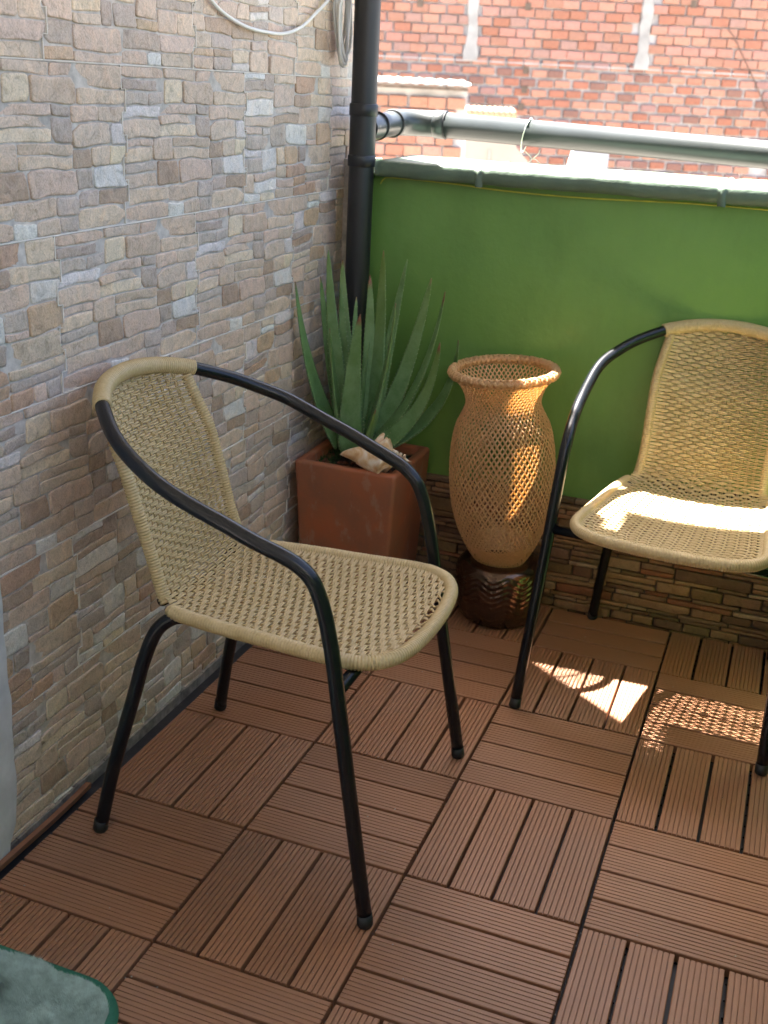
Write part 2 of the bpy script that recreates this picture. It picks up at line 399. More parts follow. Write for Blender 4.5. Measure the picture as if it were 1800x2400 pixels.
# --- irregular stones: shared builders
def chaikin(P, k=1):
    for _ in range(k):
        Q = []
        for a, c in zip(P, P[1:]+P[:1]): Q += [a*.93+c*.07, a*.07+c*.93]
        P = Q
    return P
def stone_poly(x0, y0, x1, y1, g, joint=.0002, cj=.0022, step=.010, chip=.13):
    x0 += joint; y0 += joint; x1 -= joint; y1 -= joint
    w, h = x1-x0, y1-y0; c = min(cj, w*.16, h*.16)
    C = [Vector((x0, y0)), Vector((x1, y0)), Vector((x1, y1)), Vector((x0, y1))]
    cen = sum(C, Vector((0, 0)))/4
    P = []
    for k in range(4):
        p = C[k]; inw = (cen-p); inw = Vector((math.copysign(1, inw.x), math.copysign(1, inw.y)))
        p = p+Vector((inw.x*g.uniform(0, c), inw.y*g.uniform(0, c)))
        if g.random() < chip and w > .025 and h > .018:      # knocked-off corner
            a, bb = (C[k-1]-C[k]).normalized(), (C[(k+1) % 4]-C[k]).normalized()
            P += [p+a*h*g.uniform(.1, .32) if abs(a.y) > .5 else p+a*w*g.uniform(.08, .22), p+bb*h*g.uniform(.1, .32) if abs(bb.y) > .5 else p+bb*w*g.uniform(.08, .22)]
        else: P.append(p)
    P = chaikin(P, 1)
    out = []
    for a, d in zip(P, P[1:]+P[:1]):
        n = max(1, int((d-a).length/step))
        for k in range(n): out.append(a.lerp(d, k/n))
    return out
def stone_solid(P, g, depth, lift, warp):
    """P in wall coords (u,v); returns verts (u, v, out), faces: wall, rounded edge, rough face"""
    n = len(P); cen = sum(P, Vector((0, 0)))/n
    size = math.sqrt(max(1e-6, sum((p-cen).length_squared for p in P)/n))
    e1 = min(.0010, size*.1); e2 = min(.005, size*.3); v = []
    tx, ty = g.uniform(-.05, .05), g.uniform(-.07, .07); s = g.uniform(0, 99)
    def ring(e, o, nz):
        for p in P:
            d = cen-p; q = p+d.normalized()*min(e, d.length*.8)
            ww = warp(q); oo = o+(fbm(ww.x*38+s, ww.y*38, s)*nz)+((q-cen).x*tx+(q-cen).y*ty if nz else 0)
            v.append((ww.x, ww.y, oo))
    ring(0, -.001, 0); ring(e1*.25, depth*.5+lift, .0003); ring(e1, depth+lift, .0007); ring(e2, depth*1.04+lift, .0012)
    f = []
    for k in range(3):
        for i in range(n):
            j = (i+1) % n; f.append((k*n+i, k*n+j, (k+1)*n+j, (k+1)*n+i))
    ww = warp(cen); v.append((ww.x, ww.y, depth*1.06+lift+g.uniform(-.0006, .0008)))
    for i in range(n): f.append((3*n+i, 3*n+(i+1) % n, 4*n))
    return v, f
def split(x0, y0, x1, y1, g, out, wmin, wmax, hmin, hmax):
    w, h = x1-x0, y1-y0
    if w <= wmax and h <= hmax and (w*h < wmax*hmax*g.uniform(.25, 1.0) or (w < wmin*2 and h < hmin*2)):
        out.append((x0, y0, x1, y1)); return
    cv = w > wmin*2; ch = h > hmin*2
    if not cv and not ch: out.append((x0, y0, x1, y1)); return
    if ch and (not cv or h/hmax*g.uniform(.75, 1.6) > w/wmax):
        t = g.uniform(max(hmin, h*.28), min(h-hmin, h*.72)); split(x0, y0, x1, y0+t, g, out, wmin, wmax, hmin, hmax); split(x0, y0+t, x1, y1, g, out, wmin, wmax, hmin, hmax)
    else:
        t = g.uniform(max(wmin, w*.28), min(w-wmin, w*.72)); split(x0, y0, x0+t, y1, g, out, wmin, wmax, hmin, hmax); split(x0+t, y0, x1, y1, g, out, wmin, wmax, hmin, hmax)
def sr(r, g_, b_): return tuple((x/255)**2.2 for x in (r, g_, b_))
PALE = [(sr(190, 172, 154), 4), (sr(190, 170, 152), 4), (sr(186, 166, 150), 3), (sr(170, 160, 153), 3.2), (sr(178, 152, 120), 2), (sr(168, 134, 108), .8), (sr(202, 203, 201), 2.6), (sr(203, 187, 162), 3), (sr(156, 144, 136), 2), (sr(150, 128, 108), 2)]
def pick(pal, g, k=1.22):
    t = g.uniform(0, sum(w for _, w in pal))
    for c, w in pal:
        t -= w
        if t <= 0: break
    s = k*g.uniform(.9, 1.08); return tuple(min(.9, x*s*g.uniform(.97, 1.03)) for x in c)
def mute(c, k=.34):
    m0 = sr(202, 184, 167); return tuple(x*(1-k)+y*k for x, y in zip(c, m0))
TW, TH = .4315, .2525
def jig(vz):                                    # stepped tile edge
    s = (math.floor(vz/.036) % 2)*2-1
    return s*.0058
def make_variant(seed):
    g = random.Random(seed); rects = []
    split(0, 0, TW, TH, g, rects, .034, .140, .0125, .050)
    out = []
    for r in rects:
        small = (r[2]-r[0])*(r[3]-r[1]) < .0011
        col = mute(pick(PALE, g)) if not (small and g.random() < .4) else pick([(sr(200, 201, 196), 1), (sr(184, 176, 166), 1)], g)
        ry = random.Random(g.random())
        P = stone_poly(*r, ry)
        def warp(q):
            e = min(q.x, TW-q.x); fall = max(0, 1-e/.05); 
            wx = fbm(q.x*12+seed, q.y*16, 1.3, 2)*.006*(1-fall); wy = fbm(q.x*9, q.y*12+seed, 7.7, 2)*.0065*min(1, min(q.y, TH-q.y)/.03)
            return Vector((q.x+wx+jig(q.y)*fall, q.y+max(-.008, min(.008, wy))))
        v, f = stone_solid(P, ry, ry.uniform(.0012, .0022), ry.uniform(-.0003, .0012), warp)
        cx = sum(p.x for p in P)/len(P); cy = sum(p.y for p in P)/len(P)
        # wall local: u -> +y, v -> +z, out -> +x
        vv = [(o_, u_-cx, w_-cy) for u_, w_, o_ in v]
        out.append((vv, f, col, cx, cy, r))
    return out
VARS = [make_variant(s) for s in (5, 23, 41, 58)]
VMESH = [[mesh_data('stone', vv, [tuple(reversed(q)) for q in f], M['stone'], True, [col]*len(vv)) for vv, f, col, cx, cy, r in V] for V in VARS]
wall = B(); wall.box((WX-.16, .118, -.024), (WX, 1.606, 2.62)); stone_wall = wall.obj('stone_wall', M['grout'])
tag(stone_wall, 'wall of beige, grey and ochre split-stone tiles behind the left chair', 'wall')
cand = []; joints = B()
gv = random.Random(4)
for row in range(-4, 3):
    z0 = .990+row*TH*1.0012
    off = .520-TW if row % 2 == 0 else .3215-TW
    
    for col in range(-1, 5):
        y0 = off+col*TW; vi = gv.choice((0, 1, 2, 3))
        for k, (vv, f, c, cx, cy, r) in enumerate(VARS[vi]):
            ya, yb = y0+r[0], y0+r[2]; za, zb = z0+r[1], z0+r[3]
            if yb > 1.60 or yb < .13 or zb < -.02: continue
            s = on_screen((WX, y0+cx, z0+cy)); vis = 0
            if s and -30 < s[0] < 850 and -30 < s[1] < 2050: vis = (yb-ya)*(zb-za)/s[2]**2
            cand.append((vis, vi, k, y0+cx, z0+cy))
        # pale joint down the stepped tile edge
        if .15 < y0 < 1.55 and z0 > -.2:
            pts = []; zz = 0
            while zz < TH+.001:
                pts.append((y0+jig(zz-1e-4 if zz > 0 else 0), z0+zz)); pts.append((y0+jig(zz+1e-4), z0+zz)); zz += .036
            pts.append((pts[-1][0], z0+TH))
            for a, d in zip(pts, pts[1:]):
                w = .0009; lo = (min(a[0], d[0])-w, min(a[1], d[1])-w*.6); hi = (max(a[0], d[0])+w, max(a[1], d[1])+w*.6)
                joints.box((WX-.002, lo[0], max(-.02, lo[1])), (WX+.0034+rnd.uniform(0, .0003), hi[0], hi[1]))
    if z0 > 0: joints.box((WX-.002, .13, z0-.0009), (WX+.0030, 1.60, z0+.0009))
joints.obj('tile_joint', M['joint'], stone_wall)
cand.sort(key=lambda t: -t[0]); rest = B()
for n, (vis, vi, k, y, z) in enumerate(cand):
    if n < 295: link('stone', VMESH[vi][k], stone_wall, (WX, y, z))
    else:
        vv, f, c = VARS[vi][k][:3]; rest.add([(WX+a, y+b_, z+d) for a, b_, d in vv], [tuple(reversed(q)) for q in f], c)
r_ = rest.obj('small_stones', M['stone'], stone_wall, True); r_['kind'] = 'stuff'
# dark paint skirting where the wall meets the floor, plaster jamb with ragged edge
sk = B(); n = 60
for k in range(n):
    y0 = .02+k*(1.41/n); h0 = .012+.010*abs(fbm(y0*12, 3.1)); sk.box((WX-.003, y0, -.024), (WX+.0075, y0+1.41/n-.0002, h0*.5-.008))
cf = B(); cf.box((WX-.01, 1.475, -.02), (-.2905, 1.60, 1.06)); cf.obj('corner_fill', M['grout'], stone_wall)
sk.obj('painted_skirting', M['rubble_dark'], stone_wall)
jb = []; jf = []; n = 90; zs = [-.02+2.6*k/n for k in range(n+1)]
for z in zs:
    e = .124+.003*fbm(z*9, .4)+.004*fbm(z*40, 2.2)-max(0, .10-z)*.25*(1+.6*fbm(z*60, 5))
    jb += [(WX-.15, e, z), (WX+.006, e+.001, z), (WX+.012, e-.006, z), (WX+.013, e-.02, z), (WX+.013, -.9, z), (WX-.15, -.9, z)]
for k in range(n):
    for i in range(5): jf.append((k*6+i, k*6+i+1, (k+1)*6+i+1, (k+1)*6+i))
jamb = obj('plastered_wall', jb, [tuple(reversed(q)) for q in jf], M['plaster'])
tag(jamb, 'grey-white plastered door jamb with a chipped edge at the far left', 'wall')
# broken concrete at the foot of the jamb
v = []; f = []; nx, ny = 14, 34
for a in range(nx+1):
    for c in range(ny+1):
        x = WX-.02+.034*a/nx; y = -.9+1.06*c/ny
        v.append((x, y, -.022+.010*(1-a/nx)+.010*abs(fbm(x*60, y*40))*(1-a/nx*.7)))
for a in range(nx):
    for c in range(ny): q = a*(ny+1)+c; f.append((q, q+ny+1, q+ny+2, q+1))
obj('broken_edge', v, f, M['rubble'], jamb, True)

# --- parapet: green plaster, ledge-stone plinth, dark green coping slabs
n1, n2 = 60, 26; v = []; f = []
X0, X1, Z0, Z1 = -.290, .985, .298, 1.034
for a in range(n1+1):
    for c in range(n2+1):
        x = X0+(X1-X0)*a/n1; z = Z0+(Z1-Z0)*c/n2; v.append((x, GY+.0025*fbm(x*4, z*4)+.0006*fbm(x*25, z*25), z))
for a in range(n1):
    for c in range(n2): q = a*(n2+1)+c; f.append((q, q+n2+1, q+n2+2, q+1))
k = len(v); v += [(X0, 1.63, Z0), (X1, 1.63, Z0), (X1, 1.63, Z1), (X0, 1.63, Z1), (X0, GY+.004, Z0), (X1, GY+.004, Z0), (X1, GY+.004, Z1), (X0, GY+.004, Z1)]
f += [(k+1, k, k+3, k+2), (k+4, k, k+1, k+5), (k+7, k+6, k+2, k+3), (k, k+4, k+7, k+3), (k+5, k+1, k+2, k+6)]
parapet = obj('parapet_wall', v, f, M['green'], None, True)
tag(parapet, 'green painted parapet wall with ledge-stone plinth and dark green coping', 'wall')
pb = B(); pb.box((WX, WY+.006, -.10), (2.6, 1.63, .2975)); pb.obj('plinth_core', M['dark_grout'], parapet)
LEDGE = [(sr(150, 120, 92), 3), (sr(128, 104, 84), 3), (sr(158, 132, 104), 2), (sr(112, 88, 70), 2.5), (sr(120, 100, 72), 2), (sr(160, 140, 118), 1.5), (sr(140, 96, 72), 1.5)]
g = random.Random(31); ident = lambda q: q; z = -.012; lc = []
while z < .283:
    h = g.choice((.011, .014, .018, .024, .03, .036)); h = min(h, .286-z)
    if h < .008: h = .286-z
    x = -.34+g.uniform(-.05, 0)
    while x < .98:
        w = g.uniform(.045, .20) if h > .013 else g.uniform(.04, .13)
        sub = h > .026 and g.random() < .35
        for (a, c) in (((z, z+h*.45), (z+h*.45, z+h)) if sub else ((z, z+h),)):
            lc.append((max(x, -.34), a, x+w, c))
        x += w
    z += h
for (xa, za, xb, zb) in lc:
    if xb-xa < .015: continue
    ry = random.Random(g.random()); P = stone_poly(xa, za, xb, zb, ry, .0006, .0016, .016, .12)
    vv, ff = stone_solid(P, ry, ry.uniform(.004, .009), ry.uniform(-.002, .002), ident)
    cx, cz = (xa+xb)/2, (za+zb)/2; col = pick(LEDGE, ry, 1.0)
    obj('ledge_stone', [(u-cx, -o, w-cz) for u, w, o in vv], ff, M['ledge'], parapet, True, [col]*len(vv), (cx, WY+.004, cz))
x = -.34
while x < .95:                                              # thin tile edge capping the plinth
    w = g.uniform(.16, .3); vv, ff = bevel_box((-w/2+.0008, -.0, -.0055), (w/2-.0008, .022, .0055), .0015)
    obj('ledge_stone', vv, ff, M['ledge'], parapet, False, [pick(LEDGE, g, .6)]*len(vv), (x+w/2, WY-.004, .2925)); x += w
def coping(xa, xb, seed):
    nx = max(6, int((xb-xa)/.012)); prof = [(1.632, 1.030), (1.412, 1.029), (1.404, 1.034), (1.402, 1.049), (1.404, 1.062), (1.410, 1.0675), (1.47, 1.069), (1.56, 1.070), (1.648, 1.071), (1.655, 1.064), (1.655, 1.034)]
    m_ = len(prof); v = []; f = []
    for i in range(nx+1):
        x = xa+(xb-xa)*i/nx; e = min(i, nx-i)
        for k, (y, z) in enumerate(prof):
            nz = fbm(x*18+seed, y*18, z*18); n3 = fbm(x*70, y*60+seed, z*60, 2)
            sh = .004 if e == 0 else (.0012 if e == 1 else 0)
            v.append((x, y+nz*.0013+n3*.0007+(sh if k in (1, 2, 3, 4, 5) else 0), z+nz*.0016+n3*.0007-(sh*.8 if k in (4, 5, 6, 7, 8) else 0)))
    for i in range(nx):
        for k in range(m_): l = (k+1) % m_; f.append((i*m_+k, (i+1)*m_+k, (i+1)*m_+l, i*m_+l))
    f.append(tuple(range(m_-1, -1, -1))); f.append(tuple(nx*m_+k for k in range(m_)))
    return obj('coping_slab', v, [tuple(reversed(q)) for q in f], M['coping'], parapet, True)
coping(-.236, .0195, 1); coping(.0245, .5615, 2); coping(.5665, .962, 3)
# mortar lumps squeezed out of the coping joints
for xj in (.022, .564):
    v = []; f = []; na, nb = 9, 16; 
    yz = [(1.400, 1.027), (1.3985, 1.045), (1.4005, 1.062), (1.408, 1.071), (1.45, 1.0735), (1.55, 1.0745), (1.645, 1.0745)]
    for i, (y, z) in enumerate(yz):
        for k in range(na):
            t = k/(na-1); x = xj-.009+.018*t+.008*fbm(i*.9, xj*9); bulge = math.sin(PI*t)
            v.append((x, y+.0052+.004*(1-bulge)+.003*fbm(x*90, i*.8), z-.0034-.004*(1-bulge)*(1 if i > 2 else 0)+.002*fbm(x*90, i*.8+3)))
    for i in range(len(yz)-1):
        for k in range(na-1): q = i*na+k; f.append((q, q+1, q+na+1, q+na))
    obj('joint_mortar', v, f, M['coping'], parapet, True)

# --- side parapet on the right and the house wall behind the viewer (both out of frame)
sp = B(); sp.box((.9855, -1.949, -.02), (1.12, 1.655, 1.034)); sp.box((.965, -1.949, 1.0345), (1.14, 1.4, 1.07)); side = sp.obj('side_parapet', M['green']); struct(side)
hw_ = B(); hw_.box((-.7, -2.1, -.02), (2.4, -1.95, 2.2995)); struct(hw_.obj('house_wall', M['roof']))
# --- roof over the balcony (out of frame): its edge and the notch by the downpipe cut the sunlight
rf = B(); rf.box((-.205, -2.1, 2.30), (.95, 1.596, 2.40)); rf.box((-1.2, -2.1, 2.3005), (-.2055, 1.47, 2.3995)); struct(rf.obj('roof', M['roof']))

# ================================================================== PIPES, RAIL, CABLES
PX_, PY_ = -.2695, 1.4055
dp = empty('downpipe', (PX_, PY_, 0)); tag(dp, 'black plastic downpipe with couplings rising in the corner beside the green wall', 'pipe')
v, f = tube([(0, 0, -.02), (0, 0, 2.3)], .0300, 32, False); obj('pipe', v, f, M['pipe'], dp, True)
def collar(z0, z1, r, name='coupling'):
    pr = [(.030, z0), (r-.001, z0), (r, z0+.0015), (r, z1-.002), (r-.0012, z1), (.0302, z1+.0003)]; v = []; f = []; ns = 36
    for rr, z in pr:
        for k in range(ns): a = 2*PI*k/ns; v.append((rr*math.cos(a), rr*math.sin(a), z))
    for i in range(len(pr)-1):
        for k in range(ns): l = (k+1) % ns; f.append((i*ns+k, i*ns+l, (i+1)*ns+l, (i+1)*ns+k))
    return obj(name, v, f, M['pipe'], dp, True)
collar(1.163, 1.190, .0335); collar(1.050, 1.076, .0335)
v, f = tube([(0, 0, 1.076), (0, 0, 1.163)], .0312, 32, False); obj('tee', v, f, M['pipe'], dp, True)
RY, RZ = 1.690, 1.147
rail = empty('handrail', (PX_, RY, RZ)); tag(rail, 'dark grey pipe handrail running above the coping of the green wall', 'handrail')
L0 = Vector((0, PY_-RY, -.012))
v, f = tube([L0+Vector((0, .02, 0)), (0, -.075, -.003)], .0298, 32, False); obj('stub_pipe', v, f, M['rail'], rail, True)
el = [Vector((0, -.085, -.0035))]+[Vector((.075-.075*math.cos(a), -.075+.075*math.sin(a), -.001)) for a in [k*PI/2/10 for k in range(11)]]+[Vector((.105, 0, -.001))]
v, f = tube(el, .0322, 32, False); obj('elbow', v, f, M['rail'], rail, True)
def rcollar(c, ax, w, r, mat, nm):
    c = Vector(c); ax = Vector(ax).normalized(); v, f = tube([c-ax*w/2, c-ax*(w/2-.001), c+ax*(w/2-.001), c+ax*w/2], [r-.0012, r, r, r-.0012], 36, True); return obj(nm, v, f, mat, rail, True)
rcollar((0, -.195, -.0075), (0, 1, 0), .006, .0338, M['black_rubber'], 'seal_ring')
rcollar((0, -.090, -.0035), (0, 1, 0), .007, .0340, M['black_rubber'], 'seal_ring')
rcollar((.098, 0, -.0015), (1, 0, 0), .028, .0345, M['rail'], 'coupling'); rcollar((.114, 0, -.002), (1, 0, 0), .0035, .0347, M['black_rubber'], 'seal_ring')
v, f = tube([(.10, 0, -.002), (2.7, 0, -.070)], .0312, 32, True); obj('rail_pipe', v, f, M['rail'], rail, True)
# pale tie around the rail
tie = empty('cable_tie', (.055, RY, RZ-.009)); tag(tie, 'pale plastic tie looped round the handrail with a loose twisted tail', 'cable tie')
ring = [Vector((.008*math.sin(a), .0335*math.cos(a), .0335*math.sin(a)-(.010 if math.sin(a) < -.6 else 0))) for a in [2*PI*k/40 for k in range(40)]]
v, f = tube(ring, .0024, 6, closed=True, flat=(.5, 1.6)); obj('loop', v, f, M['tie'], tie, True)
for pts in ([(.0, -.02, -.037), (.018, -.028, -.050), (.028, -.034, -.057), (.040, -.036, -.060), (.062, -.035, -.084)], [(.028, -.034, -.057), (.018, -.036, -.070), (.016, -.034, -.08)], [(.030, -.034, -.056), (.040, -.03, -.046), (.042, -.02, -.036)]):
    v, f = tube(catmull(pts, 6), .0011, 6); obj('tail', v, f, M['tie'], tie, True)
# white cable swag on the stone wall and the coil next to the pipe
sw = catmull([(-.334, .74, 1.400), (-.335, .803, 1.361), (-.335, .86, 1.340), (-.334, .937, 1.325), (-.333, 1.019, 1.320), (-.333, 1.107, 1.322), (-.333, 1.19, 1.340), (-.332, 1.266, 1.374), (-.331, 1.322, 1.402), (-.330, 1.38, 1.44), (-.330, 1.40, 1.52)], 8)
v, f = tube(sw, .0036, 10); tag(obj('hanging_cable', v, f, M['cable'], None, True), 'white cable sagging across the top of the stone wall', 'cable')
coil = empty('cable_coil', (-.325, 1.405, 1.40)); tag(coil, 'coil of white and grey cable hanging beside the black downpipe', 'cable')
g = random.Random(5)
for k in range(7):
    a = .024+.004*k*.5+g.uniform(-.002, .002); hgt = .150-.004*k+g.uniform(-.004, .004); dx = g.uniform(-.006, .010)
    lp = [Vector((dx+.003*math.sin(3*t+k), -a*.72+a*math.sin(t)+.004*k+.020*(1-math.cos(t))*.5*(-1 if math.cos(t) > 0 else 1), .02-hgt*math.cos(t))) for t in [2*PI*q/36 for q in range(36)]]
    v, f = tube(lp, .0033, 8, closed=True); obj('cable_loop', v, f, M['cable'] if k % 3 else M['cable_grey'], coil, True)
# thin yellow wire under the coping
pts = [(-.235, 1.447, 1.010), (-.225, 1.443, 1.022), (-.2, 1.441, 1.027), (-.05, 1.440, 1.024), (.04, 1.438, 1.019), (.16, 1.438, 1.016), (.28, 1.438, 1.0165), (.40, 1.438, 1.020), (.52, 1.438, 1.023), (.75, 1.438, 1.022), (1.3, 1.438, 1.023)]
v, f = tube(catmull(pts, 8), .0017, 6); tag(obj('thin_wire', v, f, M['wire_yellow'], None, True), 'thin yellow wire stapled under the dark green coping', 'wire')

# ================================================================== CHAIRS
def make_chair(label):
    t = empty('wicker_chair'); R = .0118
    half = [(-.310, 0, .7635), (-.300, -.071, .759), (-.272, -.128, .7485), (-.245, -.161, .737), (-.209, -.196, .721), (-.169, -.222, .703), (-.125, -.241, .685), (-.087, -.248, .668), (-.043, -.249, .650), (.006, -.248, .632), (.050, -.246, .614), (.095, -.241, .597), (.119, -.238, .585), (.138, -.236, .569), (.150, -.236, .549), (.160, -.236, .522), (.169, -.2365, .488), (.180, -.238, .436), (.205, -.2435, .29), (.2555, -.256, .008)]
    full = [(x, -y, z) for x, y, z in reversed(half)]+half[1:]
    path = catmull(full, 7); v, f = tube(path, R, 18); obj('arm_frame', v, f, M['tube'], t, True)
    top = [p for p in path if p.x < -.258 and p.z > .70]; v, f = ridged(resample(top, .004), R+.0032, .0044, .0014, 18); obj('top_wrap', v, f, M['rattan'], t, True)
    RL = [(-.252, -.219, .008), (-.228, -.206, .13), (-.194, -.187, .27), (-.180, -.179, .33), (-.160, -.170, .385), (-.135, -.158, .409), (-.110, -.148, .412)]
    for s in (1, -1):
        v, f = tube(catmull([(x, y*s, z) for x, y, z in RL], 8), R, 16); obj('rear_leg', v, f, M['tube'], t, True)
        for (x, y) in ((.2562, -.2562), (-.2535, -.2195)):
            v, f = tube([(x, y*s, .0), (x-.0006*(1 if x > 0 else -1), y*s, .004), (x-.003*(1 if x > 0 else -1), y*s*.995, .022)], [.0105, .0128, .0124], 16); obj('foot_cap', v, f, M['tube_cap'], t, True)
    v, f = tube([(.187, -.238, .394), (.187, .238, .394)], .0102, 14); obj('crossbar', v, f, M['tube'], t, True)
    v, f = tube(catmull([(-.168, -.138, .424), (-.162, 0, .408), (-.168, .138, .424)], 6), .009, 10); obj('rear_bar', v, f, M['tube'], t, True)
    # back rails (wound) and seat rim (wound)
    BR = [(-.268, .127, .735), (-.250, .134, .690), (-.228, .139, .641), (-.207, .138, .573), (-.183, .1355, .490), (-.166, .138, .440), (-.157, .141, .424)]
    for s in (1, -1):
        v, f = ridged(resample(catmull([(x, y*s, z) for x, y, z in BR], 8), .004), .0110, .0050, .0018, 12); obj('back_rail', v, f, M['rattan'], t, True)
    SR = [(-.140, .152), (-.126, .159), (-.034, .172), (.052, .1785), (.132, .186), (.170, .188), (.202, .183), (.232, .162), (.253, .118), (.262, .055), (.264, 0)]
    rim = [(x, y, .4185) for x, y in SR]+[(x, -y, .4185) for x, y in reversed(SR[:-1])]
    v, f = ridged(resample(catmull(rim, 8), .004), .0125, .0050, .0018, 14); obj('seat_rim', v, f, M['rattan'], t, True)
    # --- woven surface from the top of the back to the front of the seat: (x, half width, z, sag along normal, n)
    K = [(-.2730, .127, .763, .040), (-.250, .134, .690, .036), (-.228, .139, .641, .031), (-.207, .138, .573, .023), (-.183, .1355, .490, .013), (-.168, .138, .448, .010), (-.148, .147, .427, .010), (-.115, .158, .420, .010), (-.034, .172, .4205, .011), (.052, .1785, .4205, .011), (.132, .186, .4205, .010), (.170, .188, .4205, .009), (.205, .183, .4205, .007), (.236, .162, .4205, .004), (.258, .125, .4205, .001)]
    prof = catmull([(k[0], k[2], k[1]) for k in K], 12); sags = [q.x for q in catmull([(k[3], 0, 0) for k in K], 12)]
    d = [0]
    for a, c in zip(prof, prof[1:]): d.append(d[-1]+math.hypot(c.x-a.x, c.y-a.y))
    LEN = d[-1]
    def at(s):
        s = min(max(s, 0), LEN); lo, hi = 0, len(d)-1
        while hi-lo > 1:
            mid = (lo+hi)//2
            if d[mid] <= s: lo = mid
            else: hi = mid
        w = (s-d[lo])/max(1e-9, d[hi]-d[lo]); p = prof[lo].lerp(prof[hi], w)
        tx, tz = prof[hi].x-prof[lo].x, prof[hi].y-prof[lo].y; l = math.hypot(tx, tz)
        return p.x, p.y, p.z, sags[lo]*(1-w)+sags[hi]*w, tx/l, tz/l
    ROW = .0077; NR = int(LEN/ROW); NC = 15
    def colpos(j, hw): return (j-(NC-1)/2)/((NC-1)/2)*(hw-.026)
    def pt(s, y, off):
        x, z, hw, sag, tx, tz = at(s)
        nx, nz = -tz, tx                         # towards the sitter (forward / up)
        u = min(1, abs(y)/hw); q = off-sag*(1-u*u)
        return Vector((x+nx*q, y, z+nz*q)), Vector((nx, 0, nz))
    g = random.Random(2); A = .0031
    wf = B(); ws = B(); smid = next(s for s in [k*.002 for k in range(400)] if at(s)[0] > -.135)
    for k in range(1, NR-1):
        s0 = k*ROW; hw = at(s0)[2]; tgt = wf if s0 < smid else ws
        for e in (-1, 1):
            pts = []; jit = g.uniform(-.0004, .0004); ns_ = (NC-1)*4
            ys = [-hw-.004, -hw+.006]+[colpos(-.45, hw)]+[colpos(q/4, hw) for q in range(0, ns_+1)]+[colpos(NC-.55, hw)]+[hw-.006, hw+.004]
            for m_, y in enumerate(ys):
                jj = (y/(hw-.026))*((NC-1)/2)+(NC-1)/2
                if 0 <= jj <= NC-1: ph = math.cos(PI*(jj+k))+.38; o = A*math.tanh(1.9*ph); spread = .00138+.00036*max(-1, min(1, ph))
                else: o = .004*(1 if m_ in (0, 1, len(ys)-1, len(ys)-2) else .3); spread = .0014
                p, n_ = pt(s0+e*spread+jit*math.sin(y*23+k), y, o); pts.append(p)
            v, f = tube(pts, .00185, 6, False, flat=(.52, 1.1), up0=pt(s0, 0, 0)[1]); tgt.add(v, f)
    for j in range(NC):
        for e in (-1, 1):
            for (sa, sb, tgt) in ((.002, smid, wf), (smid, LEN-.004, ws)):
                pts = []; n = max(4, int((sb-sa)/ROW*3))
                for q in range(n+1):
                    s = sa+(sb-sa)*q/n; hw = at(s)[2]
                    yy = colpos(j, min(hw, .186 if s > smid else hw)); 
                    if abs(yy) > hw-.012: yy = math.copysign(hw-.012, yy)
                    o = -A*.8*math.cos(PI*(s/ROW+j)); pts.append(pt(s, yy+e*.0016, o)[0])
                v, f = tube(pts, .0015, 5, False, flat=(.7, 1.1), up0=(0, 1, 0)); tgt.add(v, f)
    w = wf.obj('woven_back', M['rattan'], t, True); w['kind'] = 'stuff'
    w = ws.obj('woven_seat', M['rattan'], t, True); w['kind'] = 'stuff'
    tag(t, label, 'chair', 'tan wicker armchairs with black tube frames'); return t
ch = make_chair('tan wicker armchair with black tube frame beside the stone wall, seen from its side')
ch.location = (.025, .414, 0); ch.rotation_euler = (0, 0, math.atan(.0118))
c2 = ch.copy(); COL.objects.link(c2)
for part in list(ch.children):
    q = part.copy(); COL.objects.link(q); q.parent = c2
c2['label'] = 'tan wicker armchair with a strip of sun on its seat, backed against the green wall'
c2.location = (.606, 1.143, 0); c2.rotation_euler = (0, 0, math.radians(-94))

# ================================================================== PLANTER, ALOE, SHELL
pc = Vector((-.1865, 1.291, 0)); planter = empty('planter', pc); tag(planter, 'square tapered terracotta planter with worn, lime-stained sides in the corner', 'planter')
def frustum(wt, wb, ht, wall_, floor_z):
    v = []; f = []; n = 6
    def ring(w, z, r=.010):
        h = w/2; out = []
        for cx, cy, a0 in ((1, 1, 0), (-1, 1, PI/2), (-1, -1, PI), (1, -1, 3*PI/2)):
            for k in range(n): a = a0+PI/2*k/(n-1); out.append(((h-r)*cx+r*math.cos(a), (h-r)*cy+r*math.sin(a), z))
        return out
    rings = [ring(wb-.01, 0), ring(wb, .006)]
    for k in range(1, 9): t = k/8; rings.append(ring(wb+(wt-wb)*t, .006+(ht-.014)*t))
    rings += [ring(wt-.001, ht-.004), ring(wt-.006, ht), ring(wt-2*wall_+.006, ht), ring(wt-2*wall_, ht-.005, .006), ring(wt-2*wall_-.01, floor_z, .006)]
    m_ = 4*n
    for r in rings: v += r
    for i in range(len(rings)-1):
        for k in range(m_): l = (k+1) % m_; f.append((i*m_+k, i*m_+l, (i+1)*m_+l, (i+1)*m_+k))
    f.append(tuple(range(m_-1, -1, -1))); return v, f
v, f = frustum(.262, .225, .378, .023, .33)
v = [(x+.0012*fbm(x*14, y*14, z*9), y+.0012*fbm(x*14+9, y*14, z*9), z+.0008*fbm(x*20, y*20, 4)) for x, y, z in v]
obj('pot', v, f, M['terracotta'], planter, True)
v = []; f = []; n = 30
for a in range(n+1):
    for c in range(n+1):
        x = -.105+.21*a/n; y = -.105+.21*c/n; v.append((x, y, .352+.010*fbm(x*25, y*25)+.006*fbm(x*80, y*80, 3)))
for a in range(n):
    for c in range(n): q = a*(n+1)+c; f.append((q, q+n+1, q+n+2, q+1))
obj('soil', v, f, M['soil'], planter, True)
g = random.Random(9); cl = B(); ms = B()
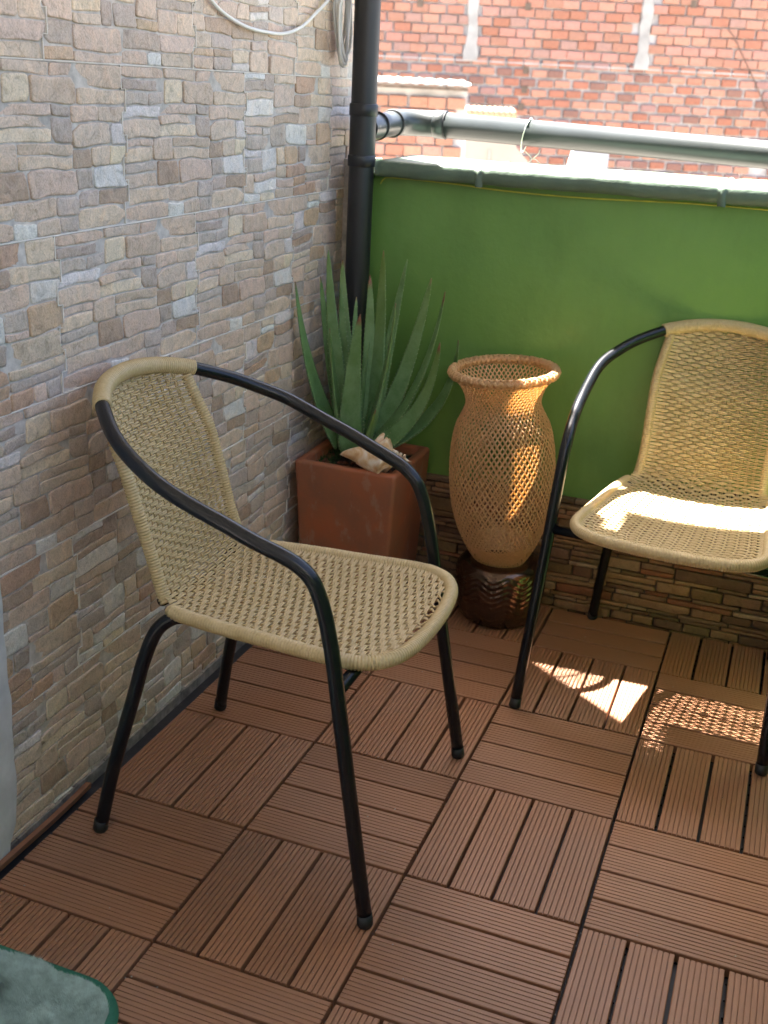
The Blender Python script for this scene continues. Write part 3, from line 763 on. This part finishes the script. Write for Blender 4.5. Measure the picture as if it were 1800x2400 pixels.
for k in range(60):
    x, y = g.uniform(-.095, .095), g.uniform(-.10, .06); r = g.uniform(.003, .009); vv = []
    for a in range(6):
        for c in range(3): vv.append((x+r*math.cos(a*PI/3)*(.5+.5*math.sin(c*1.3+.4))*g.uniform(.7, 1.3), y+r*math.sin(a*PI/3)*(.5+.5*math.sin(c*1.3+.4))*g.uniform(.7, 1.3), .353+r*c*.6))
    ff = [(a*3+c, ((a+1) % 6)*3+c, ((a+1) % 6)*3+c+1, a*3+c+1) for a in range(6) for c in range(2)]+[tuple(a*3+2 for a in range(6))]
    cl.add(vv, ff)
for k in range(900):
    ang = g.uniform(0, 2*PI); x, y = g.choice(((g.uniform(-.1, .1), g.uniform(-.105, -.075)), (g.uniform(-.105, -.06), g.uniform(-.1, .1)), (g.uniform(-.1, .1), g.uniform(.02, .1))))
    h = g.uniform(.006, .018); w = .0012; dx, dy = g.uniform(-.008, .008), g.uniform(-.008, .008)
    ms.add([(x-w, y, .352), (x+w, y+w, .352), (x+dx, y+dy, .354+h)], [(0, 1, 2)])
q = cl.obj('soil_clods', M['soil_red'], planter); q['kind'] = 'stuff'; q = ms.obj('moss', M['moss'], planter); q['kind'] = 'stuff'
aloe_root = empty('aloe_plant', (-.20, 1.285, .36)); tag(aloe_root, 'potted aloe with long grey-green toothed leaves in the corner', 'plant')
AB = Vector((-.20, 1.285, .36))
def leaf(tip, base, w0, bend=.25, up=.55, curl=0, brown=.0, yel=.25):
    tip = Vector(tip)-AB; base = Vector(base)-AB; Lg = (tip-base).length
    out = Vector((tip.x-base.x, tip.y-base.y, 0))
    mid = base.lerp(tip, .45)+out*bend*-.0+Vector((0, 0, -1))*Lg*bend*.22+Vector((out.x, out.y, 0))*bend*.8
    lat_ = Vector((-out.y, out.x, 0)); lat_ = lat_.normalized() if lat_.length > 1e-4 else Vector((1, 0, 0)); mid = mid+lat_*Lg*rnd.uniform(-.07, .07)
    n = 26; path = []
    for k in range(n+1):
        t = k/n; path.append(base*(1-t)**2+mid*2*t*(1-t)+tip*t*t)
    v = []; f = []; cols = []; m_ = 10; g = random.Random(hash((round(tip.x, 3), round(tip.z, 3))) & 0xffff)
    fr = []; roll = Vector((g.uniform(-.45, .45), -.75+g.uniform(-.3, .5), .3))
    # the broad face looks back at the plant's axis and up
    for k in range(n+1):
        T = (path[min(k+1, n)]-path[max(k-1, 0)]).normalized()
        inward = Vector((-path[k].x, -path[k].y, 0)) if Vector((path[k].x, path[k].y, 0)).length > .012 else -out
        inward = inward.normalized() if inward.length > 1e-4 else Vector((0, 1, 0))
        inward = (inward*.55+roll).normalized()
        if fr: inward = (fr[-1][1]*.75+inward*.25)
        N_ = (inward-T*inward.dot(T)).normalized(); S_ = T.cross(N_); fr.append((T, N_, S_))
    for k in range(n+1):
        t = k/n; T, N_, S_ = fr[k]
        w = w0*(1-t)**.62*(1 if t > .12 else .82+.18*t/.12)*.5+.0008; th = (.0115*(1-t)+.0014)*(w0/.05); cup = .38*(1-t*.6)
        for q in range(m_):
            a = 2*PI*q/m_; c_, s_ = math.cos(a), math.sin(a)
            lat = w*c_; dep = th*s_*(1 if s_ < 0 else .35)+cup*w*c_*c_*.7
            v.append(path[k]+S_*lat+N_*dep)
            cols.append((max(0, min(.85, yel*(max(0, t-.35)/.65)**1.2*2.2)), 1.0 if brown and t > 1-brown else 0, 0))
    for k in range(n):
        for q in range(m_): l = (q+1) % m_; f.append((k*m_+q, k*m_+l, (k+1)*m_+l, (k+1)*m_+q))
    f.append(tuple(n*m_+q for q in range(m_))); f.append(tuple(range(m_-1, -1, -1)))
    # teeth along both margins
    nt = int(Lg/.0105)
    for q in range(1, nt):
        t = q/nt
        if t > .95: continue
        k = min(n-1, int(t*n)); wl = t*n-k; T, N_, S_ = fr[k]; P_ = path[k].lerp(path[k+1], wl)
        w = w0*(1-t)**.62*(1 if t > .12 else .82+.18*t/.12)*.5; cup = .38*(1-t*.6)
        for s in (-1, 1):
            e = P_+S_*s*w*.985+N_*cup*w*.7; r = .0023*(1-t*.6)*g.uniform(.7, 1.1); b0 = len(v)
            v += [e-T*r, e+T*r, e+N_*r*.7, e+S_*s*r*1.9+T*r*.8]; cols += [(0, 0, .9)]*4
            f += [(b0, b0+1, b0+3), (b0+1, b0+2, b0+3), (b0+2, b0, b0+3)]
    return obj('leaf', v, f, M['aloe'], aloe_root, True, cols)
LV = [((-.303, 1.300, .863), (-.222, 1.285, .40), .046, .10, .0), ((-.194, 1.38, .863), (-.190, 1.320, .40), .052, .05, .03),
      ((-.127, 1.365, .850), (-.180, 1.310, .40), .042, .15, .0), ((-.064, 1.365, .812), (-.170, 1.300, .40), .050, .30, .02),
      ((-.019, 1.335, .790), (-.165, 1.285, .40), .044, .45, .04), ((-.003, 1.27, .684), (-.160, 1.270, .40), .048, .60, .05),
      ((.029, 1.31, .686), (-.155, 1.285, .40), .046, .70, .03), ((-.291, 1.36, .834), (-.215, 1.315, .40), .048, .10, .03),
      ((-.275, 1.32, .775), (-.212, 1.295, .41), .036, .10, 0), ((-.227, 1.30, .761), (-.203, 1.285, .42), .030, .05, .02),
      ((-.220, 1.365, .805), (-.198, 1.320, .40), .046, .10, .04), ((-.106, 1.24, .768), (-.178, 1.258, .40), .054, .18, .03),
      ((-.184, 1.22, .737), (-.206, 1.250, .395), .058, .10, .05), ((-.259, 1.22, .695), (-.228, 1.262, .395), .052, .10, .03),
      ((-.329, 1.175, .803), (-.245, 1.270, .40), .050, .30, .02), ((-.322, 1.30, .800), (-.235, 1.290, .40), .040, .35, .02),
      ((-.177, 1.27, .671), (-.195, 1.275, .42), .020, -.1, .0), ((-.126, 1.195, .524), (-.178, 1.245, .385), .044, .30, .06),
      ]
for tip, base, w0, bend, brown in LV: leaf(tip, base, w0*1.12, bend, brown=brown, yel=.10+.45*rnd.random()**2)
# conch shell lying on the rim of the planter
shell = empty('conch_shell', (-.125, 1.195, .405), (0, 0, math.radians(4))); tag(shell, 'cream and orange conch shell resting on the rim of the terracotta planter', 'shell')
v = []; f = []; n, m_ = 46, 40
for i in range(n+1):
    t = i/n; x = -.082+.166*t
    if t < .62: r = .004+.033*(t/.62)**.8
    else:
        q = (t-.62)/.38; r = .037*(1-q)**1.05+.001; r *= 1+.10*math.sin(q*PI*6)
    for k in range(m_):
        a = 2*PI*k/m_; kn = 1.0
        if .58 < t < .98: kn += .22*max(0, math.cos(a*7+t*26))**2*(1-abs(t-.66)*1.2)
        flare = 1+(.70*max(0, math.cos(a-1.75))**6*math.exp(-((t-.60)/.13)**2))+.15*max(0, math.cos(a+2.2))**2*math.exp(-((t-.35)/.28)**2)
        rr = r*kn*flare; v.append((x+.010*math.sin(a)*(1 if t > .3 else .3), rr*math.cos(a)*.92, rr*math.sin(a)*.90+.004*math.sin(t*7)))
for i in range(n):
    for k in range(m_): l = (k+1) % m_; f.append((i*m_+k, i*m_+l, (i+1)*m_+l, (i+1)*m_+k))
f.append(tuple(range(m_-1, -1, -1))); f.append(tuple(n*m_+k for k in range(m_)))
obj('body_whorl', v, [tuple(reversed(q)) for q in f], M['shell'], shell, True)
for k in range(7):                                           # knobs along the spire
    t = k/6; c = Vector((.018+.058*t, -.012+.004*t, .030-.016*t)); d = Vector((.4, -.35, .8)).normalized()
    v, f = tube([c-d*.006, c+d*.006, c+d*(.014-.006*t), c+d*(.017-.007*t)], [.008-.003*t, .0065-.003*t, .003, .0008], 8); obj('knob', v, f, M['shell'], shell, True)
v, f = tube(catmull([(.004, -.004, .018), (.010, -.003, .036), (.016, .0, .052), (.022, .002, .063)], 5), [.016-.0135*k/15 for k in range(16)], 12, flat=(1.1, .6)); obj('horn', v, f, M['shell'], shell, True)

# ================================================================== BASKET ON THE COPPER POT
potc = Vector((.178, 1.325, 0)); pot = empty('glazed_pot', potc); tag(pot, 'squat dark copper-glazed pot with chevron ribs under the bamboo basket', 'pot')
PR = [(0, .083), (.004, .090), (.012, .0955), (.03, .101), (.06, .106), (.09, .1085), (.115, .109), (.137, .107), (.150, .100), (.157, .088), (.159, .074), (.157, .060)]
pp = catmull([(r, 0, z) for z, r in PR], 8); ns = 128; v = []; f = []
for p in pp:
    amp = max(0, min(1, (p.z-.008)/.02))*max(0, min(1, (.150-p.z)/.02))
    for k in range(ns):
        a = 2*PI*k/ns; seg = (a*9/(2*PI)+.15) % 1; che = abs(seg-.5)*2
        ph = (p.z/.0145+che*1.5) % 1
        d = .0040*math.sin(PI*ph)**1.5*(1-.75*abs(che-.5)*.6)-.002*math.exp(-((seg-.5)/.05)**2)-.002*math.exp(-(min(seg, 1-seg)/.05)**2)
        r = p.x+amp*d; v.append((r*math.cos(a), r*math.sin(a), p.z))
for i in range(len(pp)-1):
    for k in range(ns): l = (k+1) % ns; f.append((i*ns+k, i*ns+l, (i+1)*ns+l, (i+1)*ns+k))
f.append(tuple(range(ns-1, -1, -1))); f.append(tuple((len(pp)-1)*ns+k for k in range(ns))); obj('pot_body', v, f, M['copper'], pot, True)
bask = empty('bamboo_basket', (.176, 1.318, .150), (math.radians(2.0), math.radians(-3.5), 0)); tag(bask, 'open-weave bamboo basket with flared braided rim standing on the copper pot', 'basket')
BP = catmull([(.058, 0, 0), (.066, 0, .012), (.088, 0, .050), (.108, 0, .100), (.121, 0, .155), (.1255, 0, .205), (.1255, 0, .255), (.121, 0, .308), (.111, 0, .352), (.0945, 0, .386), (.0880, 0, .405), (.0900, 0, .425), (.100, 0, .448), (.113, 0, .466), (.119, 0, .474)], 8)
BP = resample(BP, .0042)
NS = 60; SL = .62
th = [0]
for a, c in zip(BP, BP[1:]):
    ds = (c-a).length; th.append(th[-1]+SL*ds/max(.05, (a.x+c.x)/2))
lat = B(); g = random.Random(8)
for dirn in (1, -1):
    for k in range(NS):
        th0 = 2*PI*k/NS+g.uniform(-.008, .008); L_ = []; R_ = []; w = .00170*g.uniform(.88, 1.1); vv = []; prev = None
        for i, p in enumerate(BP):
            t_ = th0+dirn*th[i]; crossing = 2*th[i]/(2*PI/NS); o = .0009*math.cos(PI*crossing+PI*k)*dirn
            tn = BP[min(i+1, len(BP)-1)]-BP[max(i-1, 0)]; tn.normalize(); nr = Vector((tn.z, 0, -tn.x))
            r = p.x+nr.x*o; z = p.z+nr.z*o
            er = Vector((math.cos(t_), math.sin(t_), 0)); et = Vector((-math.sin(t_), math.cos(t_), 0))
            c_ = er*r+Vector((0, 0, z)); nn = er*nr.x+Vector((0, 0, nr.z)); mer = er*tn.x+Vector((0, 0, tn.z))
            tang = (mer+et*dirn*SL).normalized(); side = nn.cross(tang)
            ww = w*(.50+.50*min(1, p.x/.12)); h = .0004
            vv += [c_-side*ww-nn*h, c_+side*ww-nn*h, c_+side*ww+nn*h, c_-side*ww+nn*h]
        ff = []
        for i in range(len(BP)-1):
            for q in range(4): l = (q+1) % 4; ff.append((i*4+q, i*4+l, (i+1)*4+l, (i+1)*4+q))
        lat.add(vv, ff)
q = lat.obj('lattice', M['bamboo'], bask); q['kind'] = 'stuff'
# braided rim: core ring with two layers of slanted strips
RM, rm = .1195, .0092; zc = .480; core = [Vector((RM*math.cos(a), RM*math.sin(a), zc)) for a in [2*PI*k/64 for k in range(64)]]
v, f = tube(core, rm-.0015, 12, closed=True); obj('rim_core', v, f, M['bamboo'], bask, True)
br = B()
for dirn in (1, -1):
    for k in range(54):
        a0 = 2*PI*(k+(0 if dirn > 0 else .5))/54; vv = []; n = 14
        for i in range(n+1):
            ph = 2*PI*i/n*.98+1.0; a = a0+dirn*(i/n-.5)*.30; o = rm+.0007+.0008*math.cos(PI*(i/n*6+k))*dirn
            er = Vector((math.cos(a), math.sin(a), 0)); c_ = er*(RM+o*math.cos(ph))+Vector((0, 0, zc+o*math.sin(ph))); et = Vector((-math.sin(a), math.cos(a), 0))
            nn = er*math.cos(ph)+Vector((0, 0, math.sin(ph))); tg = (er*-math.sin(ph)+Vector((0, 0, math.cos(ph))))*rm*2*PI+et*dirn*.30*RM; tg.normalize(); sd = nn.cross(tg)
            vv += [c_-sd*.0030, c_+sd*.0030, c_+sd*.0022+nn*.0012, c_-sd*.0022+nn*.0012]
        ff = [(i*4+q, i*4+(q+1) % 4, (i+1)*4+(q+1) % 4, (i+1)*4+q) for i in range(n) for q in range(4)]; br.add(vv, ff)
q = br.obj('braided_rim', M['bamboo'], bask); q['kind'] = 'stuff'
lin = catmull([(.046, 0, .004), (.060, 0, .018), (.074, 0, .040), (.082, 0, .056)], 8); v = []; f = []; ns = 64
for p in lin:
    for k in range(ns): a = 2*PI*k/ns; v.append((p.x*math.cos(a), p.x*math.sin(a), p.z))
for i in range(len(lin)-1):
    for k in range(ns): l = (k+1) % ns; f.append((i*ns+k, i*ns+l, (i+1)*ns+l, (i+1)*ns+k))
f.append(tuple(range(ns-1, -1, -1))); obj('inner_liner', v, f, M['bamboo'], bask, True)

# ================================================================== RUG
rx, ry_, rr = .046, -.103, .085
def outline(ins, n=14):
    r = rr-ins; pts = [(-.75+ins, ry_-ins)]
    for k in range(n+1): a = PI/2*(1-k/n); pts.append((rx-rr+r*math.cos(a)*1.0, ry_-rr+r*math.sin(a)))
    pts += [(rx-ins, -.75+ins), (-.75+ins, -.75+ins)]; return pts
rug = empty('plush_rug', (0, 0, 0)); tag(rug, 'teal plush mat with a dark green bound edge at the lower left corner', 'rug')
o0, o1, o2 = outline(0), outline(.004), outline(.0150); n = len(o0); v = [(x, y, .001) for x, y in o0]+[(x, y, .0090) for x, y in o1]+[(x, y, .0105) for x, y in o2]
f = [(i+k*n, i+k*n+n, (i+1) % n+k*n+n, (i+1) % n+k*n) for k in (0, 1) for i in range(n)]; obj('bound_edge', v, f, M['hem'], rug, True)
pv = outline(.013); obj('backing', [(x, y, .0088) for x, y in pv], [tuple(reversed(range(len(pv))))], M['plush'], rug)
def inside(x, y, ins=.0165):
    if x < -.40 or y < -.36 or x > rx-ins or y > ry_-ins: return False
    cx, cy = rx-rr, ry_-rr
    if x > cx and y > cy: return math.hypot(x-cx, y-cy) < rr-ins
    return True
g = random.Random(14); pile = B()
while len(pile.f) < 110000:
    x, y = g.uniform(-.36, rx), g.uniform(-.34, ry_)
    if not inside(x, y): continue
    a = 2*PI*fbm(x*5, y*5, 2.2)*1.4+1.0; le = .004+.005*abs(fbm(x*11, y*11, 5)); h = .0065+.0045*g.random()+.003*fbm(x*14, y*14, 9)
    dx, dy = le*math.cos(a)+g.uniform(-.0025, .0025), le*math.sin(a)+g.uniform(-.0025, .0025); w = .0007
    pile.add([(x-w, y-w, .0086), (x+w, y+w*.5, .0086), (x+dx, y+dy, .0088+h)], [(0, 1, 2)])
q = pile.obj('pile', M['plush'], rug); q['kind'] = 'stuff'

# ================================================================== BEYOND THE PARAPET
FH = Vector((math.sin(YAW), math.cos(YAW), 0)); RH = Vector((math.cos(YAW), -math.sin(YAW), 0)); C0 = Vector((CAM_POS.x, CAM_POS.y, 0))
def brick_variants(seed, L, H, pal, n=10):
    out = []; g = random.Random(seed)
    for k in range(n):
        v, f = bevel_box((-L/2, -.03, -H/2), (L/2, .03, H/2), .006); v = [(x+g.uniform(-.003, .003), y, z+g.uniform(-.003, .003)) for x, y, z in v]
        out.append((v, f, pick(pal, g, .66)))
    return out
BRK = [(sr(212, 160, 138), 5), (sr(206, 152, 130), 4), (sr(194, 136, 114), 2), (sr(192, 152, 140), 2), (sr(166, 128, 116), .5), (sr(212, 160, 142), 3)]
def brick_wall(name, label, dist, s0, s1, z0, z1, bl, bh, lj, hj, nmax, seed, band=None, skip=None, low=None):
    org = C0+FH*dist; rot = (0, 0, -YAW); root = empty(name, (org.x, org.y, 0), rot); tag(root, label, 'building')
    b = B(); b.box((s0, .0, z0), (s1, .25, z1)); b.obj('mortar_wall', M['mortar'], root)
    V = brick_variants(seed, bl, bh, BRK); Vm = [mesh_data('brick', v, f, M['brick'], False, [c]*len(v)) for v, f, c in V]
    Vl = brick_variants(seed+1, bl*.93, bh*.86, BRK); Vlm = [mesh_data('brick', v, f, M['brick'], False, [c]*len(v)) for v, f, c in Vl]
    g = random.Random(seed); cells = []; row = 0; z = z0+bh/2
    while z < z1-bh/2:
        x = s0+bl/2+(0 if row % 2 else (bl+lj)/2)+g.uniform(-.02, .02)
        while x < s1-bl/2:
            if not (skip and skip(x, z)):
                w = org+RH*x+Vector((0, 0, z)); s = on_screen(w); vis = 0
                if s and 880 < s[0] < 1830 and -20 < s[1] < 470: vis = 1
                if g.random() > .003: cells.append((vis, x+g.uniform(-.008, .008), z+g.uniform(-.004, .004), g.randrange(10), low is not None and z < low))
            x += bl+lj
        z += bh+hj; row += 1
    g.shuffle(cells); cells.sort(key=lambda c: -c[0]); rest = B()
    for n, (vis, x, z, k, lo) in enumerate(cells):
        if n < nmax and vis: link('brick', (Vlm if lo else Vm)[k], root, (x, -.012, z))
        else:
            v, f, c = (Vl if lo else V)[k]; rest.add([(a+x, b_-.012, d+z) for a, b_, d in v], f, c)
    if rest.v: q = rest.obj('brickwork', M['brick'], root); q['kind'] = 'stuff'
    return root
def at_wall(xpx, ypx, dist):      # where a feature seen in the photograph sits on an upright wall at that distance: (along, height)
    d = CF+CR*((xpx-900)/FPX)-CU*((ypx-1200)/FPX); t = dist/d.dot(FH); return d.dot(RH)*t, CAM_POS.z+d.z*t
D1 = 14.0
colL, colR = at_wall(1107, 60, D1)[0], at_wall(1512, 60, D1)[0]
zr = at_wall(1300, 138, D1)[1]
skip = lambda x, z: z > zr-.02*(x) and (abs(x-colL) < .05 or abs(x-colR) < .05)
nb = brick_wall('brick_house', 'tall red brick house wall with pale concrete posts beyond the green parapet', D1, -2.2, 7.5, -3.2, 4.2, 0.187, .0915, .0165, .0155, 298, 3, skip=skip, low=zr-.02)
for cx in (colL, colR):
    v = []; f = []; g = random.Random(int(cx*100)); zz = [zr-.06+.09*k for k in range(30)]
    for k, z in enumerate(zz):
        w0 = .072+.03*fbm(z*5, cx)+(.03 if k < 2 else 0); w1 = .072+.03*fbm(z*5, cx+4)+(.03 if k < 2 else 0)
        v += [(cx-w0, -.004, z), (cx-w0*.8, -.06, z), (cx+w1*.8, -.06, z), (cx+w1, -.004, z)]
    for k in range(len(zz)-1):
        for i in range(3): f.append((k*4+i, k*4+i+1, k*4+i+5, k*4+i+4))
    f.append((0, 3, 2, 1)); obj('concrete_post', v, f, M['concrete_pale'], nb)
# hollow vents in the wall and a slack wire
for (s, z) in [at_wall(u, w, D1) for u, w in ((985, 8), (1237, 16), (1624, 10), (1232, 165), (1228, 210), (1220, 250))]:
    b = B(); b.box((s-.035, -.045, z-.04), (s+.035, -.041, z+.04)); b.obj('vent', M['sheet_edge'], nb)
b = B(); b.box((-2, -.046, zr-.072), (7.4, -.0, zr-.060)); b.obj('mortar_band', M['mortar'], nb)
D2 = 10.8
top2 = at_wall(1000, 200, D2)[1]; edge2 = at_wall(1092, 280, D2)[0]
shed = brick_wall('brick_shed', 'low red brick shed with a metal sheet roof beside the black downpipe', D2, -2.0, edge2, -3.2, top2, .162, .093, .015, .0135, 120, 17)
v = []; f = []; n = 60; s0, s1 = -2.1, at_wall(1103, 180, D2)[0]
for k in range(n+1):
    s = s0+(s1-s0)*k/n; wv = .008*math.sin(s*2*PI/.11); v += [(s, -.16, top2+.02+wv), (s, 1.6, top2+.07+wv), (s, -.16, top2+.005+wv), (s, 1.6, top2+.055+wv)]
for k in range(n):
    a = k*4; f += [(a, a+4, a+5, a+1), (a+2, a+3, a+7, a+6), (a, a+2, a+6, a+4), (a+1, a+5, a+7, a+3)]
obj('sheet_roof', v, f, M['metal_sheet'], shed, True); b = B(); b.box((s0, -.15, top2-.035), (s1-.02, -.05, top2-.006)); b.obj('roof_edge', M['sheet_edge'], shed)
# pale awning box and leaning panel lower down
D3 = 8.6; org = C0+FH*D3; aw = empty('pale_awning', (org.x, org.y, 0), (0, 0, -YAW)); tag(aw, 'pale canopy board with a tiled top edge seen under the handrail', 'awning')
xa, xb, xc = at_wall(1090, 330, D3)[0], at_wall(1205, 330, D3)[0], at_wall(1258, 385, D3)[0]; zt, zb = at_wall(1150, 268, D3)[1], at_wall(1150, 420, D3)[1]
pts = [(xa, zt), (xb, zt-.0), (xb+.02, zt-.22), (xc+.07, zb), (xa, zb)]; nP = len(pts)
obj('board', [(x, 0, z) for x, z in pts]+[(x, .12, z) for x, z in pts], [tuple(range(nP)), tuple(reversed(range(nP, 2*nP)))]+[(i, i+nP, (i+1) % nP+nP, (i+1) % nP) for i in range(nP)], M['pale_board'], aw)
for k in range(9):
    x = xa+.02+(xb-xa-.04)*k/8; v, f = tube([(x, -.03, zt+.008), (x, .25, zt+.03)], .024, 8); obj('ridge_tile', v, f, M['brick'], aw, True, [sr(205, 150, 125)]*len(v))
b = B(); b.box((xa+.5*(xb-xa), -.012, zb), (xa+.53*(xb-xa), -.002, zt-.25)); b.obj('batten', M['concrete_pale'], aw)
pn = empty('white_panel', (org.x, org.y, 0), (0, 0, -YAW)); tag(pn, 'smooth white slanted panel behind the right part of the handrail', 'panel')
x0, x1, x2 = at_wall(1335, 395, D3)[0], at_wall(1366, 360, D3)[0], at_wall(1438, 370, D3)[0]; zt, zb = at_wall(1400, 335, D3)[1], at_wall(1400, 430, D3)[1]
pts = [(x0, zb), (x2, zb), (x2, zt), (x1+.02, zt), (x1-.04, zt-.06)]; nP = len(pts)
obj('sheet', [(x, .2, z) for x, z in pts]+[(x, .3, z) for x, z in pts], [tuple(range(nP)), tuple(reversed(range(nP, 2*nP)))]+[(i, i+nP, (i+1) % nP+nP, (i+1) % nP) for i in range(nP)], M['pale_panel'], pn)
b = B(); b.box((x0+.02, .185, zb), (x2-.02, .199, zb+.03)); b.obj('bottom_rail', M['concrete_pale'], pn)
so_ = C0+FH*(D1-.12)
wp = [so_+RH*q[0]+Vector((0, 0, q[1])) for q in [at_wall(u, w, D1-.12) for u, w in ((1706, 68), (1722, 90), (1745, 140), (1775, 205), (1803, 275), (1850, 380))]]
v, f = tube(catmull(wp, 6), .008, 6); tag(obj('slack_wire', v, f, M['darkwire'], None, True), 'thin dark wire drooping down the brick house wall', 'wire')
